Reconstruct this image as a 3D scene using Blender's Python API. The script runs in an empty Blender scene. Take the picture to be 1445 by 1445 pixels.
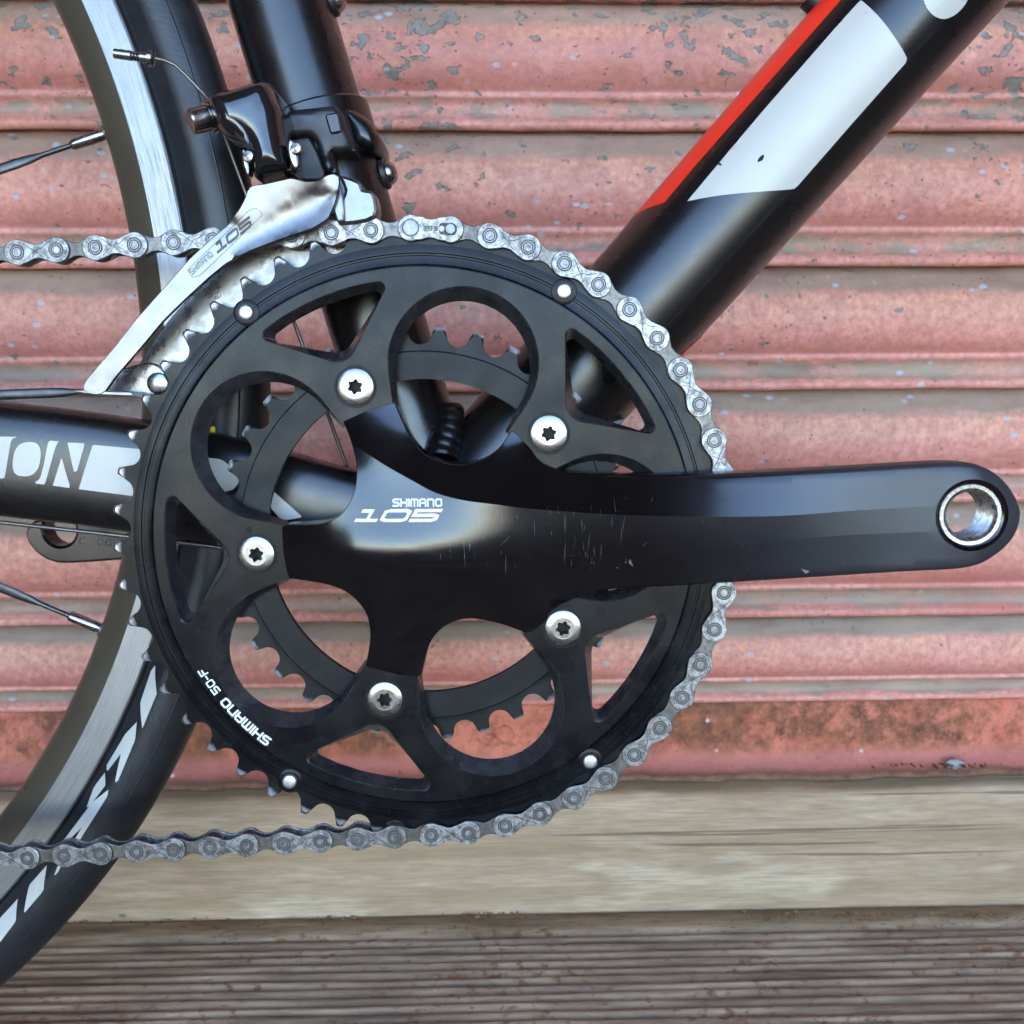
import bpy, math, random
import numpy as np
from mathutils import Matrix, Vector
from mathutils.geometry import delaunay_2d_cdt
random.seed(5)
rng = np.random.default_rng(5)
PI = math.pi
MM = 0.001
scene = bpy.context.scene
C = scene.collection

# ------------------------------------------------------------------ camera, sky, light
# calibrated on the photograph: chain pitch 12.7 mm, 50 teeth, bolt circle 110 mm, crank 170 mm
F = 1450.0; HALF = 722.5
def rot3(rx, ry, rz):
    cx, sx, cy, sy, cz, sz = math.cos(rx), math.sin(rx), math.cos(ry), math.sin(ry), math.cos(rz), math.sin(rz)
    X = np.array([[1,0,0],[0,cx,-sx],[0,sx,cx]]); Y = np.array([[cy,0,sy],[0,1,0],[-sy,0,cy]]); Z = np.array([[cz,-sz,0],[sz,cz,0],[0,0,1]])
    return Z @ Y @ X
R_ = math.radians
RB = rot3(R_(6.59), R_(1.07), 0)            # bicycle plane seen from the camera
RW = rot3(R_(10.0), R_(-1.5), R_(-0.5))     # upright shop front seen from the camera
T = np.array([-29.8, 9.6, 341.5])
def bl(v): return Vector((v[0], v[2], -v[1]))   # x right, y down, z away  ->  Blender axes
def frame(Rm, loc, cols):
    m = Matrix.Identity(4)
    for i, c in enumerate(cols):
        b = bl(c)
        for r in range(3): m[r][i] = b[r]
    l = bl(loc)
    for r in range(3): m[r][3] = l[r] * MM
    return m
cam_d = bpy.data.cameras.new('camera'); cam = bpy.data.objects.new('camera', cam_d); C.objects.link(cam)
cam_d.lens = 36.0 * F / 1445.0; cam_d.sensor_width = 36.0
cam_d.clip_start = 0.02; cam_d.clip_end = 500
RWt = RW.T
cam.matrix_world = frame(RWt, -RWt @ T, [RWt @ np.array([1,0,0]), RWt @ np.array([0,-1,0]), RWt @ np.array([0,0,-1])])
cam_d.dof.use_dof = True; cam_d.dof.focus_distance = 0.335; cam_d.dof.aperture_fstop = 30.0
scene.camera = cam

world = bpy.data.worlds.new('World'); scene.world = world; world.use_nodes = True
wn = world.node_tree.nodes; bg = wn['Background']
sky = wn.new('ShaderNodeTexSky'); sky.sky_type = 'NISHITA'; sky.sun_disc = False
SUN_EL, SUN_AZ = 62.0, 20.0            # sun stands behind the shop; the verandah keeps it off the bicycle
sky.sun_elevation = R_(SUN_EL); sky.sun_rotation = R_(SUN_AZ)
sky.air_density = 1.0; sky.dust_density = 0.6; sky.ozone_density = 2.0
world.node_tree.links.new(sky.outputs[0], bg.inputs[0]); bg.inputs[1].default_value = 0.15
sun_d = bpy.data.lights.new('sun', 'SUN'); sun_d.energy = 3.0; sun_d.angle = R_(0.53); sun_d.color = (1.0, 0.93, 0.82)
sun = bpy.data.objects.new('sun', sun_d); C.objects.link(sun)
sd = Vector((math.sin(R_(SUN_AZ)) * math.cos(R_(SUN_EL)), math.cos(R_(SUN_AZ)) * math.cos(R_(SUN_EL)), math.sin(R_(SUN_EL))))
sun.rotation_euler = sd.to_track_quat('Z', 'Y').to_euler()
scene.view_settings.view_transform = 'Standard'; scene.view_settings.look = 'None'
scene.view_settings.exposure = 3.55; scene.view_settings.gamma = 1.0; scene.view_settings.use_curve_mapping = False
scene.cycles.use_denoising = True
scene.cycles.max_bounces = 6; scene.cycles.diffuse_bounces = 3; scene.cycles.glossy_bounces = 4; scene.cycles.use_adaptive_sampling = True; scene.cycles.adaptive_threshold = 0.03

# ------------------------------------------------------------------ measuring helpers (mm)
def unproj(px, py, Rm):
    d = np.array([(px - HALF) / F, (py - HALF) / F, 1.0])
    return -Rm.T @ T, Rm.T @ d
OB = -RB.T @ T
def at(px, py, Y):
    "photograph position -> (X, Z) in the bicycle's frame at depth Y behind the chainring plane"
    o, d = unproj(px, py, RB); s = (Y - o[2]) / d[2]; p = o + s * d
    return np.array([p[0], -p[1]])
def atw(px, py, Y):
    o, d = unproj(px, py, RW); s = (Y - o[2]) / d[2]; p = o + s * d
    return np.array([p[0], -p[1]])
def atg(px, py, z):
    "photograph position -> (X, Y) on the level plane z of the shop front"
    o, d = unproj(px, py, RW); s = (-z - o[1]) / d[1]; p = o + s * d
    return np.array([p[0], p[2]])
def crop(o, l, s=3.6125): return [(o[0] + x / s, o[1] + y / s) for x, y in l]

# ------------------------------------------------------------------ materials
def lin(c): return tuple((x / 12.92 if x <= 0.04045 else ((x + 0.055) / 1.055) ** 2.4) for x in c) + (1.0,)
def rgb(r, g, b): return lin((r / 255, g / 255, b / 255))
MATS = {}
class NT:
    def __init__(s, name):
        m = bpy.data.materials.new(name); m.use_nodes = True; MATS[name] = m; s.m = m
        s.n = m.node_tree.nodes; s.l = m.node_tree.links; s.b = s.n['Principled BSDF']
        s.co = s.n.new('ShaderNodeTexCoord')
    def link(s, a, b): s.l.new(a, b)
    def mapping(s, scale=(1,1,1), loc=(0,0,0), src='Object'):
        mp = s.n.new('ShaderNodeMapping'); mp.inputs['Scale'].default_value = scale; mp.inputs['Location'].default_value = loc
        s.link(s.co.outputs[src], mp.inputs[0]); return mp.outputs[0]
    def noise(s, scale, detail=4, rough=0.55, vec=None, dist=0.0):
        t = s.n.new('ShaderNodeTexNoise'); t.inputs['Scale'].default_value = scale; t.inputs['Detail'].default_value = detail
        t.inputs['Roughness'].default_value = rough; t.inputs['Distortion'].default_value = dist
        s.link(vec if vec is not None else s.co.outputs['Object'], t.inputs['Vector']); return t.outputs['Fac']
    def voronoi(s, scale, vec=None, feature='F1', out='Distance', rand=1.0):
        t = s.n.new('ShaderNodeTexVoronoi'); t.feature = feature; t.inputs['Scale'].default_value = scale; t.inputs['Randomness'].default_value = rand
        s.link(vec if vec is not None else s.co.outputs['Object'], t.inputs['Vector']); return t.outputs[out]
    def ramp(s, fac, stops, interp='LINEAR'):
        r = s.n.new('ShaderNodeValToRGB'); r.color_ramp.interpolation = interp
        el = r.color_ramp.elements
        while len(el) < len(stops): el.new(0.5)
        for e, (p, c) in zip(el, stops):
            e.position = p; e.color = c if hasattr(c, '__len__') else (c, c, c, 1)
        s.link(fac, r.inputs[0]); return r.outputs[0]
    def mix(s, fac, a, b, mode='MIX'):
        x = s.n.new('ShaderNodeMix'); x.data_type = 'RGBA'; x.blend_type = mode
        for v, i in ((fac, 0), (a, 6), (b, 7)):
            if hasattr(v, 'is_output') or hasattr(v, 'links'): s.link(v, x.inputs[i])
            else: x.inputs[i].default_value = v
        return x.outputs[2]
    def math(s, op, a, b=0.0, clamp=False):
        x = s.n.new('ShaderNodeMath'); x.operation = op; x.use_clamp = clamp
        for v, i in ((a, 0), (b, 1)):
            if hasattr(v, 'links'): s.link(v, x.inputs[i])
            else: x.inputs[i].default_value = v
        return x.outputs[0]
    def bump(s, h, strength=0.3, dist=0.001, normal=None):
        b = s.n.new('ShaderNodeBump'); b.inputs['Strength'].default_value = strength; b.inputs['Distance'].default_value = dist
        s.link(h, b.inputs['Height'])
        if normal is not None: s.link(normal, b.inputs['Normal'])
        return b.outputs[0]
    def set(s, **k):
        names = dict(color='Base Color', rough='Roughness', metal='Metallic', normal='Normal', spec='Specular IOR Level', coat='Coat Weight', coatr='Coat Roughness', aniso='Anisotropic', tan='Tangent', ior='IOR')
        for a, v in k.items():
            i = s.b.inputs[names[a]]
            if hasattr(v, 'links'): s.link(v, i)
            else: i.default_value = v
        return s.m

def simple(name, col, rough=0.4, metal=0.0, var=0.12, vscale=400.0, bump=0.0, bscale=1500.0, rvar=0.12, **k):
    t = NT(name)
    n = t.noise(vscale, 3, 0.6)
    lo = tuple(c * (1 - var) for c in col[:3]) + (1,); hi = tuple(min(1, c * (1 + var)) for c in col[:3]) + (1,)
    t.set(color=t.ramp(n, [(0.3, lo), (0.7, hi)]), metal=metal,
          rough=t.ramp(t.noise(vscale * 0.4, 4), [(0.3, max(0.02, rough - rvar)), (0.7, min(1, rough + rvar))]), **k)
    if bump: t.set(normal=t.bump(t.noise(bscale, 3), bump, 0.0004))
    return t.m

def frame_paint():
    t = NT('satin_black_paint')
    dust_and_tint = t.ramp(t.voronoi(900), [(0.0, 1.0), (0.06, 0.0)], 'LINEAR')
    dm = t.math('MULTIPLY', dust_and_tint, t.ramp(t.noise(60), [(0.5, 0.0), (0.75, 0.35)]))
    t.set(color=t.mix(dm, (0.004, 0.004, 0.0045, 1), (0.2, 0.19, 0.18, 1)), rough=t.ramp(t.noise(90, 3), [(0.3, 0.25), (0.7, 0.33)]), spec=0.6, coat=0.1, coatr=0.15,
          normal=t.bump(t.noise(2200, 2), 0.04, 0.0002))
frame_paint()
simple('white_decal', rgb(186, 183, 174), 0.34, var=0.02, vscale=60, spec=0.5)
simple('red_decal', rgb(246, 40, 8), 0.38, var=0.04, vscale=60)
simple('yellow_decal', rgb(220, 205, 30), 0.5)
def anodised():
    t = NT('black_anodised_crank')
    sepx = t.n.new('ShaderNodeSeparateXYZ'); t.link(t.co.outputs['Object'], sepx.inputs[0])
    er_ = t.n.new('ShaderNodeMapRange'); er_.inputs[1].default_value = 0.07; er_.inputs[2].default_value = 0.15; er_.inputs[3].default_value = 0.0; er_.inputs[4].default_value = 0.3
    t.link(sepx.outputs[0], er_.inputs[0]); endw = er_.outputs[0]      # shoe-rubbed towards the pedal
    scr = t.noise(1.0, 5, 0.7, t.mapping((2600, 1, 90)))
    sm = t.ramp(scr, [(0.66, 0.0), (0.72, 0.5)])
    sm2 = t.ramp(t.noise(1.0, 3, 0.6, t.mapping((140, 1, 2800), (3, 0, 1))), [(0.70, 0.0), (0.76, 0.3)])
    patch = t.ramp(t.noise(22, 3), [(0.5, 0.0), (0.62, 1.0)])
    dust_and_tint = t.math('MULTIPLY', t.ramp(t.voronoi(700), [(0.0, 1.0), (0.07, 0.0)]), t.ramp(t.noise(45), [(0.48, 0.0), (0.7, 0.5)]))
    w = t.math('ADD', t.math('MULTIPLY', t.math('ADD', sm, sm2), t.math('MULTIPLY', patch, 0.22)), dust_and_tint, True)
    rubbed = t.mix(t.math('MULTIPLY', endw, 2.6, True), (0.002, 0.0022, 0.003, 1), (0.024, 0.026, 0.03, 1))
    t.set(color=t.mix(w, rubbed, (0.25, 0.25, 0.27, 1)), metal=0.0, spec=0.68,
          rough=t.math('ADD', t.ramp(t.noise(70, 4, 0.6), [(0.3, 0.12), (0.7, 0.20)]), endw), normal=t.bump(t.noise(1600, 2), 0.04, 0.0002))
anodised()
def ring_mat(name, r_wear, base, rough):
    # black anodised ring: fine lathe marks, bare worn metal towards the tooth tips
    t = NT(name)
    sep = t.n.new('ShaderNodeSeparateXYZ'); t.link(t.co.outputs['Object'], sep.inputs[0])
    r = t.math('SQRT', t.math('ADD', t.math('POWER', sep.outputs[0], 2.0), t.math('POWER', sep.outputs[2], 2.0)))
    comb = t.n.new('ShaderNodeCombineXYZ'); t.link(r, comb.inputs[0])
    lathe_n = t.noise(3800, 4, 0.7, comb.outputs[0])
    wear = t.math('ADD', t.math('MULTIPLY', t.math('SUBTRACT', r, r_wear * MM), 420.0), t.math('MULTIPLY', t.math('SUBTRACT', t.noise(260, 4), 0.5), 1.6), True)
    dust_and_tint = t.math('MULTIPLY', t.ramp(t.voronoi(800), [(0.0, 1.0), (0.08, 0.0)]), t.ramp(t.noise(50), [(0.45, 0.0), (0.7, 0.4)]))
    smear = t.math('ADD', t.ramp(t.noise(38, 4, 0.65, None, 0.6), [(0.48, 0.0), (0.8, 0.14)]), t.ramp(t.noise(420, 3, 0.7), [(0.55, 0.0), (0.8, 0.08)]))
    col = t.mix(t.math('ADD', dust_and_tint, smear, True), base, (0.10, 0.10, 0.10, 1))
    t.set(color=t.mix(wear, col, (0.52, 0.52, 0.53, 1)), metal=t.ramp(wear, [(0.0, 0.0), (1.0, 0.95)]), spec=0.2,
          rough=t.ramp(t.noise(60, 4), [(0.3, rough - 0.10), (0.7, rough + 0.10)]), normal=t.bump(lathe_n, 0.10, 0.0002))
ring_mat('black_chainring_metal', 100.4, (0.0022, 0.0026, 0.0036, 1), 0.28)
ring_mat('black_inner_ring_metal', 69.2, (0.008, 0.008, 0.008, 1), 0.42)
simple('bolt_steel', (0.31, 0.305, 0.295, 1), 0.26, 1.0, 0.06, 700, rvar=0.06)
simple('worn_thread_steel', (0.30, 0.295, 0.285, 1), 0.3, 0.9, 0.4, 700)
simple('machined_edge', (0.11, 0.112, 0.12, 1), 0.28, 0.85, 0.4, 200)
simple('spoke_steel', (0.07, 0.07, 0.072, 1), 0.35, 0.8)
simple('bright_rivet', (0.55, 0.55, 0.54, 1), 0.38, 0.9, 0.1)
simple('dark_socket', (0.004, 0.004, 0.004, 1), 0.5, spec=0.2)
def chain_steel(name, base, grime):
    t = NT(name)
    g = t.ramp(t.noise(380, 4, 0.75), [(0.40, 0.0), (0.62, grime)])
    rust = t.ramp(t.noise(170, 5, 0.65), [(0.58, 0.0), (0.70, 0.6)])
    oi = t.n.new('ShaderNodeObjectInfo'); bv = t.mix(oi.outputs['Random'], tuple(x * 0.78 for x in base[:3]) + (1,), tuple(x * 1.12 for x in base[:3]) + (1,))
    c = t.mix(g, bv, (0.085, 0.078, 0.07, 1))
    c = t.mix(rust, c, (0.20, 0.11, 0.05, 1))
    t.set(color=c, metal=0.75, rough=t.ramp(t.noise(500, 4), [(0.3, 0.30), (0.7, 0.52)]), normal=t.bump(t.noise(1500, 4), 0.25, 0.0003))
chain_steel('chain_plate_steel', (0.36, 0.355, 0.345, 1), 0.95)
chain_steel('chain_inner_steel', (0.17, 0.16, 0.145, 1), 0.95)
simple('pin_steel', (0.20, 0.20, 0.20, 1), 0.38, 0.8, 0.2, 900)
simple('chain_grime', (0.05, 0.048, 0.045, 1), 0.55, 0.3)
simple('roller_steel', (0.08, 0.078, 0.075, 1), 0.35, 0.6)
def polished():
    t = NT('polished_cage_steel')
    d = t.ramp(t.noise(140, 6, 0.7), [(0.55, 0.0), (0.75, 0.5)])
    t.set(color=t.mix(d, (0.175, 0.175, 0.175, 1), (0.13, 0.122, 0.11, 1)), metal=1.0, rough=t.ramp(t.noise(160, 4), [(0.35, 0.26), (0.7, 0.36)]))
polished()
def dirty_chrome():
    t = NT('dirty_inner_cage_steel')
    d = t.ramp(t.noise(90, 4, 0.65), [(0.44, 0.0), (0.8, 0.5)])
    t.set(color=t.mix(d, (0.22, 0.217, 0.21, 1), (0.09, 0.075, 0.06, 1)), metal=0.9, rough=t.ramp(t.noise(200, 5), [(0.3, 0.18), (0.7, 0.45)]),
          normal=t.bump(t.noise(240, 3), 0.15, 0.001))
dirty_chrome()
simple('gloss_black_derailleur', (0.008, 0.008, 0.009, 1), 0.13, 0.0, coat=0.6, coatr=0.05, rvar=0.05)
simple('matt_black_plastic', (0.012, 0.012, 0.013, 1), 0.42)
simple('cable_steel', (0.16, 0.15, 0.135, 1), 0.4, 0.9, 0.25, 3000)
simple('dark_print', (0.03, 0.03, 0.035, 1), 0.4)
simple('white_print', rgb(225, 228, 230), 0.45, var=0.03)
simple('grey_print', rgb(150, 152, 155), 0.4, var=0.03)
simple('edge_print', (0.05, 0.05, 0.05, 1), 0.3)
simple('scratch_metal', (0.23, 0.23, 0.25, 1), 0.45, 0.3)
def rim_side():
    t = NT('dark_anodised_rim')
    sp = t.ramp(t.noise(330, 3), [(0.70, 0.0), (0.74, 0.8)])
    t.set(color=t.mix(sp, (0.095, 0.078, 0.052, 1), (0.015, 0.015, 0.015, 1)), metal=0.45, rough=t.ramp(t.noise(50), [(0.3, 0.30), (0.7, 0.42)]))
rim_side()
def brake_track():
    t = NT('brake_track_aluminium')
    sep = t.n.new('ShaderNodeSeparateXYZ'); t.link(t.co.outputs['Object'], sep.inputs[0])
    r = t.math('SQRT', t.math('ADD', t.math('POWER', sep.outputs[0], 2.0), t.math('POWER', sep.outputs[2], 2.0)))
    a = t.math('ARCTAN2', sep.outputs[2], sep.outputs[0])
    cb = t.n.new('ShaderNodeCombineXYZ'); t.link(t.math('MULTIPLY', r, 900.0), cb.inputs[0]); t.link(t.math('MULTIPLY', a, 8.0), cb.inputs[1])
    st = t.noise(1.6, 6, 0.75, cb.outputs[0])
    dirt = t.math('MULTIPLY', t.ramp(st, [(0.42, 0.0), (0.66, 1.0)]), t.ramp(t.noise(26, 4), [(0.40, 0.25), (0.7, 0.8)]))
    t.set(color=t.mix(dirt, (0.31, 0.305, 0.295, 1), (0.08, 0.075, 0.068, 1)), metal=0.8, rough=t.ramp(st, [(0.3, 0.30), (0.7, 0.48)]), normal=t.bump(st, 0.25, 0.0004))
brake_track()
def rubber():
    t = NT('tyre_rubber')
    sep = t.n.new('ShaderNodeSeparateXYZ'); t.link(t.co.outputs['Object'], sep.inputs[0])
    a = t.math('ARCTAN2', sep.outputs[2], sep.outputs[0])
    r = t.math('SQRT', t.math('ADD', t.math('POWER', sep.outputs[0], 2.0), t.math('POWER', sep.outputs[2], 2.0)))
    diag = t.math('SINE', t.math('ADD', t.math('MULTIPLY', a, 900.0), t.math('MULTIPLY', r, 1800.0)))
    t.set(color=t.ramp(t.noise(120, 5, 0.6), [(0.35, (0.008, 0.0085, 0.0095, 1)), (0.7, (0.017, 0.0175, 0.019, 1))]), rough=0.42, spec=0.5,
          normal=t.bump(t.math('ADD', t.math('MULTIPLY', diag, 0.25), t.noise(500, 4, 0.7)), 0.12, 0.0003))
rubber()

def shutter_paint():
    t = NT('flaking_pink_shutter_paint')
    at_ = t.n.new('ShaderNodeAttribute'); at_.attribute_name = 'v'; v = at_.outputs['Fac']
    geo = t.n.new('ShaderNodeNewGeometry')
    P = geo.outputs['Position']
    def mp(scale, loc=(0, 0, 0)):
        m = t.n.new('ShaderNodeMapping'); m.inputs['Scale'].default_value = scale; m.inputs['Location'].default_value = loc
        t.link(P, m.inputs[0]); return m.outputs[0]
    streak = mp((0.35, 1, 1))
    sepp = t.n.new('ShaderNodeSeparateXYZ'); t.link(P, sepp.inputs[0])
    # paint: mottled salmon and pink, with a warmer tint over the crown
    n1 = t.noise(16, 3, 0.6, streak); n2 = t.noise(60, 3, 0.6, streak)
    base = t.ramp(n1, [(0.30, rgb(202, 124, 108)), (0.5, rgb(228, 158, 138)), (0.72, rgb(222, 146, 132))])
    pink = t.mix(t.math('MULTIPLY', t.ramp(n2, [(0.5, 0.0), (0.75, 1.0)]), 0.5), base, rgb(228, 154, 152))
    dust_and_tint = t.math('MULTIPLY', t.ramp(v, [(0.16, 0.0), (0.24, 1.0), (0.36, 0.7), (0.5, 0.0)]), t.ramp(n1, [(0.3, 0.25), (0.7, 0.75)]))
    col = t.mix(dust_and_tint, pink, rgb(226, 172, 128))
    under = t.ramp(v, [(0.54, 0.0), (0.66, 0.55), (0.695, 0.6), (0.705, 0.0)])  # shade on the underside of each bulge, painted into the colour
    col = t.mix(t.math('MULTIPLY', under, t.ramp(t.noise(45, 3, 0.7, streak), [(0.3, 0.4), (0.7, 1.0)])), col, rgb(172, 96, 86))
    hm = t.n.new('ShaderNodeMapRange'); hm.inputs[1].default_value = -0.2; hm.inputs[2].default_value = 0.22; hm.inputs[3].default_value = 1.0; hm.inputs[4].default_value = 0.0
    t.link(sepp.outputs[2], hm.inputs[0])
    up = t.math('SUBTRACT', 1.0, hm.outputs[0])
    hm2 = t.n.new('ShaderNodeMapRange'); hm2.inputs[1].default_value = 0.02; hm2.inputs[2].default_value = 0.24; hm2.inputs[3].default_value = 0.0; hm2.inputs[4].default_value = 1.0
    t.link(sepp.outputs[2], hm2.inputs[0]); up2 = hm2.outputs[0]
    grime = t.math('MULTIPLY', t.ramp(t.noise(34, 4, 0.7, P), [(0.42, 0.0), (0.72, 1.0)]), t.math('ADD', t.math('MULTIPLY', up, 0.35), 0.22))
    col = t.mix(grime, col, rgb(164, 116, 98))
    fine = t.ramp(t.noise(260, 4, 0.7, P), [(0.38, 0.0), (0.66, 0.7)])
    col = t.mix(fine, col, rgb(178, 110, 96))
    run = t.math('MULTIPLY', t.ramp(t.noise(1.0, 4, 0.65, mp((150, 1, 9))), [(0.55, 0.0), (0.75, 0.5)]), t.ramp(v, [(0.0, 1.0), (0.45, 0.3), (0.7, 0.0)]))
    col = t.mix(run, col, rgb(146, 92, 78))
    # grime and bare grey where slats rub and dust settles: along the top and the valley of each slat
    edge = t.math('MULTIPLY', t.math('SUBTRACT', t.noise(70, 3, 0.7, streak), 0.5), 0.16)
    ve = t.math('ADD', v, edge)
    topg = t.ramp(ve, [(0.155, 1.0), (0.235, 0.0)])
    lowg = t.ramp(ve, [(0.735, 0.0), (0.765, 1.0), (0.885, 1.0), (0.91, 0.0)])
    low_n = t.ramp(t.noise(28, 3, 0.7, streak), [(0.3, 0.85), (0.6, 1.0)])
    gcol = t.ramp(t.noise(50, 3, 0.65, streak), [(0.3, rgb(126, 110, 92)), (0.55, rgb(152, 137, 116)), (0.75, rgb(162, 144, 120))])
    lowm = t.math('MULTIPLY', lowg, t.math('SUBTRACT', 1.0, t.math('MULTIPLY', up, t.ramp(t.noise(90, 3, 0.7, mp((0.5, 1, 1))), [(0.42, 0.0), (0.58, 1.0)])), True))
    gm = t.math('MAXIMUM', t.math('MULTIPLY', topg, t.math('SUBTRACT', 1.0, t.math('MULTIPLY', up, 0.3))), t.math('MULTIPLY', lowm, low_n))
    col = t.mix(gm, col, gcol)
    # flaked-off patches, bigger and more of them on the upper slats
    fl = t.noise(125, 4, 0.55, mp((0.8, 1, 1.1), (3.1, 0, 1.7)))
    big = t.noise(9, 2, 0.5, mp((1, 1, 1), (7, 0, 2)))
    th = t.math('ADD', fl, t.math('ADD', t.math('MULTIPLY', up2, 0.145), t.math('MULTIPLY', t.math('SUBTRACT', big, 0.5), 0.34)))
    flake = t.ramp(th, [(0.722, 0.0), (0.742, 1.0)])
    fcol = t.ramp(t.noise(160, 4), [(0.3, rgb(112, 110, 100)), (0.7, rgb(150, 142, 128))])
    col = t.mix(flake, col, fcol)
    # pale chips and dark pin-holes
    ch = t.voronoi(85, mp((0.8, 1, 1.2))); chn = t.noise(30, 2, 0.5, P)
    chip = t.math('MULTIPLY', t.ramp(ch, [(0.11, 1.0), (0.20, 0.0)]), t.ramp(chn, [(0.50, 0.0), (0.58, 1.0)]))
    col = t.mix(t.math('MULTIPLY', chip, 0.75), col, rgb(176, 184, 190))
    pit = t.math('MULTIPLY', t.ramp(t.voronoi(210, mp((1, 1, 1), (2, 0, 5))), [(0.10, 1.0), (0.2, 0.0)]), t.ramp(t.noise(24, 3, 0.5, P), [(0.5, 0.0), (0.6, 0.8)]))
    col = t.mix(pit, col, rgb(112, 70, 64))
    speck = t.ramp(t.noise(420, 4, 0.7, P), [(0.62, 0.0), (0.75, 0.35)])
    col = t.mix(speck, col, rgb(120, 84, 76))
    hgtmap = t.math('SUBTRACT', t.math('MULTIPLY', t.noise(130, 3, 0.65, P), 0.5), t.math('ADD', t.math('MULTIPLY', flake, 0.9), t.math('MULTIPLY', chip, 0.4)))
    blister = t.math('MULTIPLY', t.ramp(t.voronoi(70, mp((1, 1, 1), (9, 3, 4))), [(0.0, 1.0), (0.35, 0.0)]), t.ramp(t.noise(20, 3, 0.5, P), [(0.52, 0.0), (0.6, 1.0)]))
    t.set(color=col, rough=t.ramp(t.noise(40, 4, 0.6, P), [(0.3, 0.42), (0.7, 0.62)]), spec=0.4,
          normal=t.bump(t.math('ADD', hgtmap, t.math('MULTIPLY', blister, 0.9)), 0.8, 0.0012))
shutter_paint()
def rail_paint():
    t = NT('rusty_pink_rail_paint')
    geo = t.n.new('ShaderNodeNewGeometry'); P = geo.outputs['Position']
    sx = t.n.new('ShaderNodeSeparateXYZ'); t.link(P, sx.inputs[0])
    at_ = t.n.new('ShaderNodeAttribute'); at_.attribute_name = 'v'; v = at_.outputs['Fac']
    big = t.noise(7, 3, 0.55, P)
    n = t.noise(95, 4, 0.75, P)
    rm = t.ramp(t.math('ADD', n, t.math('MULTIPLY', t.math('SUBTRACT', big, 0.5), 1.0)), [(0.28, 0.0), (0.52, 1.0)])
    rm = t.math('MULTIPLY', rm, t.ramp(v, [(0.50, 1.0), (0.68, 0.35)]))
    paint = t.ramp(t.noise(30, 3, 0.6, P), [(0.3, rgb(186, 98, 74)), (0.6, rgb(210, 122, 96)), (0.8, rgb(204, 120, 102))])
    rust = t.ramp(t.noise(120, 3, 0.7, P), [(0.3, rgb(88, 54, 36)), (0.55, rgb(138, 84, 56)), (0.75, rgb(182, 104, 66))])
    col = t.mix(rm, paint, rust)
    low = t.math('MULTIPLY', t.ramp(v, [(0.58, 0.0), (0.72, 0.8)]), t.ramp(t.noise(40, 4, 0.6, P), [(0.3, 0.5), (0.7, 1.0)]))
    col = t.mix(low, col, rgb(172, 106, 100))
    edge = t.ramp(t.math('ADD', v, t.math('MULTIPLY', t.math('SUBTRACT', n, 0.5), 0.08)), [(0.80, 0.0), (0.84, 1.0)])
    col = t.mix(edge, col, t.ramp(n, [(0.3, rgb(84, 58, 46)), (0.7, rgb(140, 98, 74))]))
    sp = t.ramp(t.noise(330, 4, 0.7, P), [(0.6, 0.0), (0.72, 0.7)])
    col = t.mix(sp, col, rgb(88, 54, 40))
    ch = t.math('MULTIPLY', t.ramp(t.voronoi(75, P), [(0.06, 1.0), (0.13, 0.0)]), t.ramp(t.noise(26, 2, 0.5, P), [(0.58, 0.0), (0.64, 0.9)]))
    col = t.mix(ch, col, rgb(214, 206, 198))
    t.set(color=col, rough=0.68, spec=0.35, normal=t.bump(t.math('ADD', n, t.math('MULTIPLY', rm, 0.6)), 0.6, 0.0012))
rail_paint()
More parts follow.
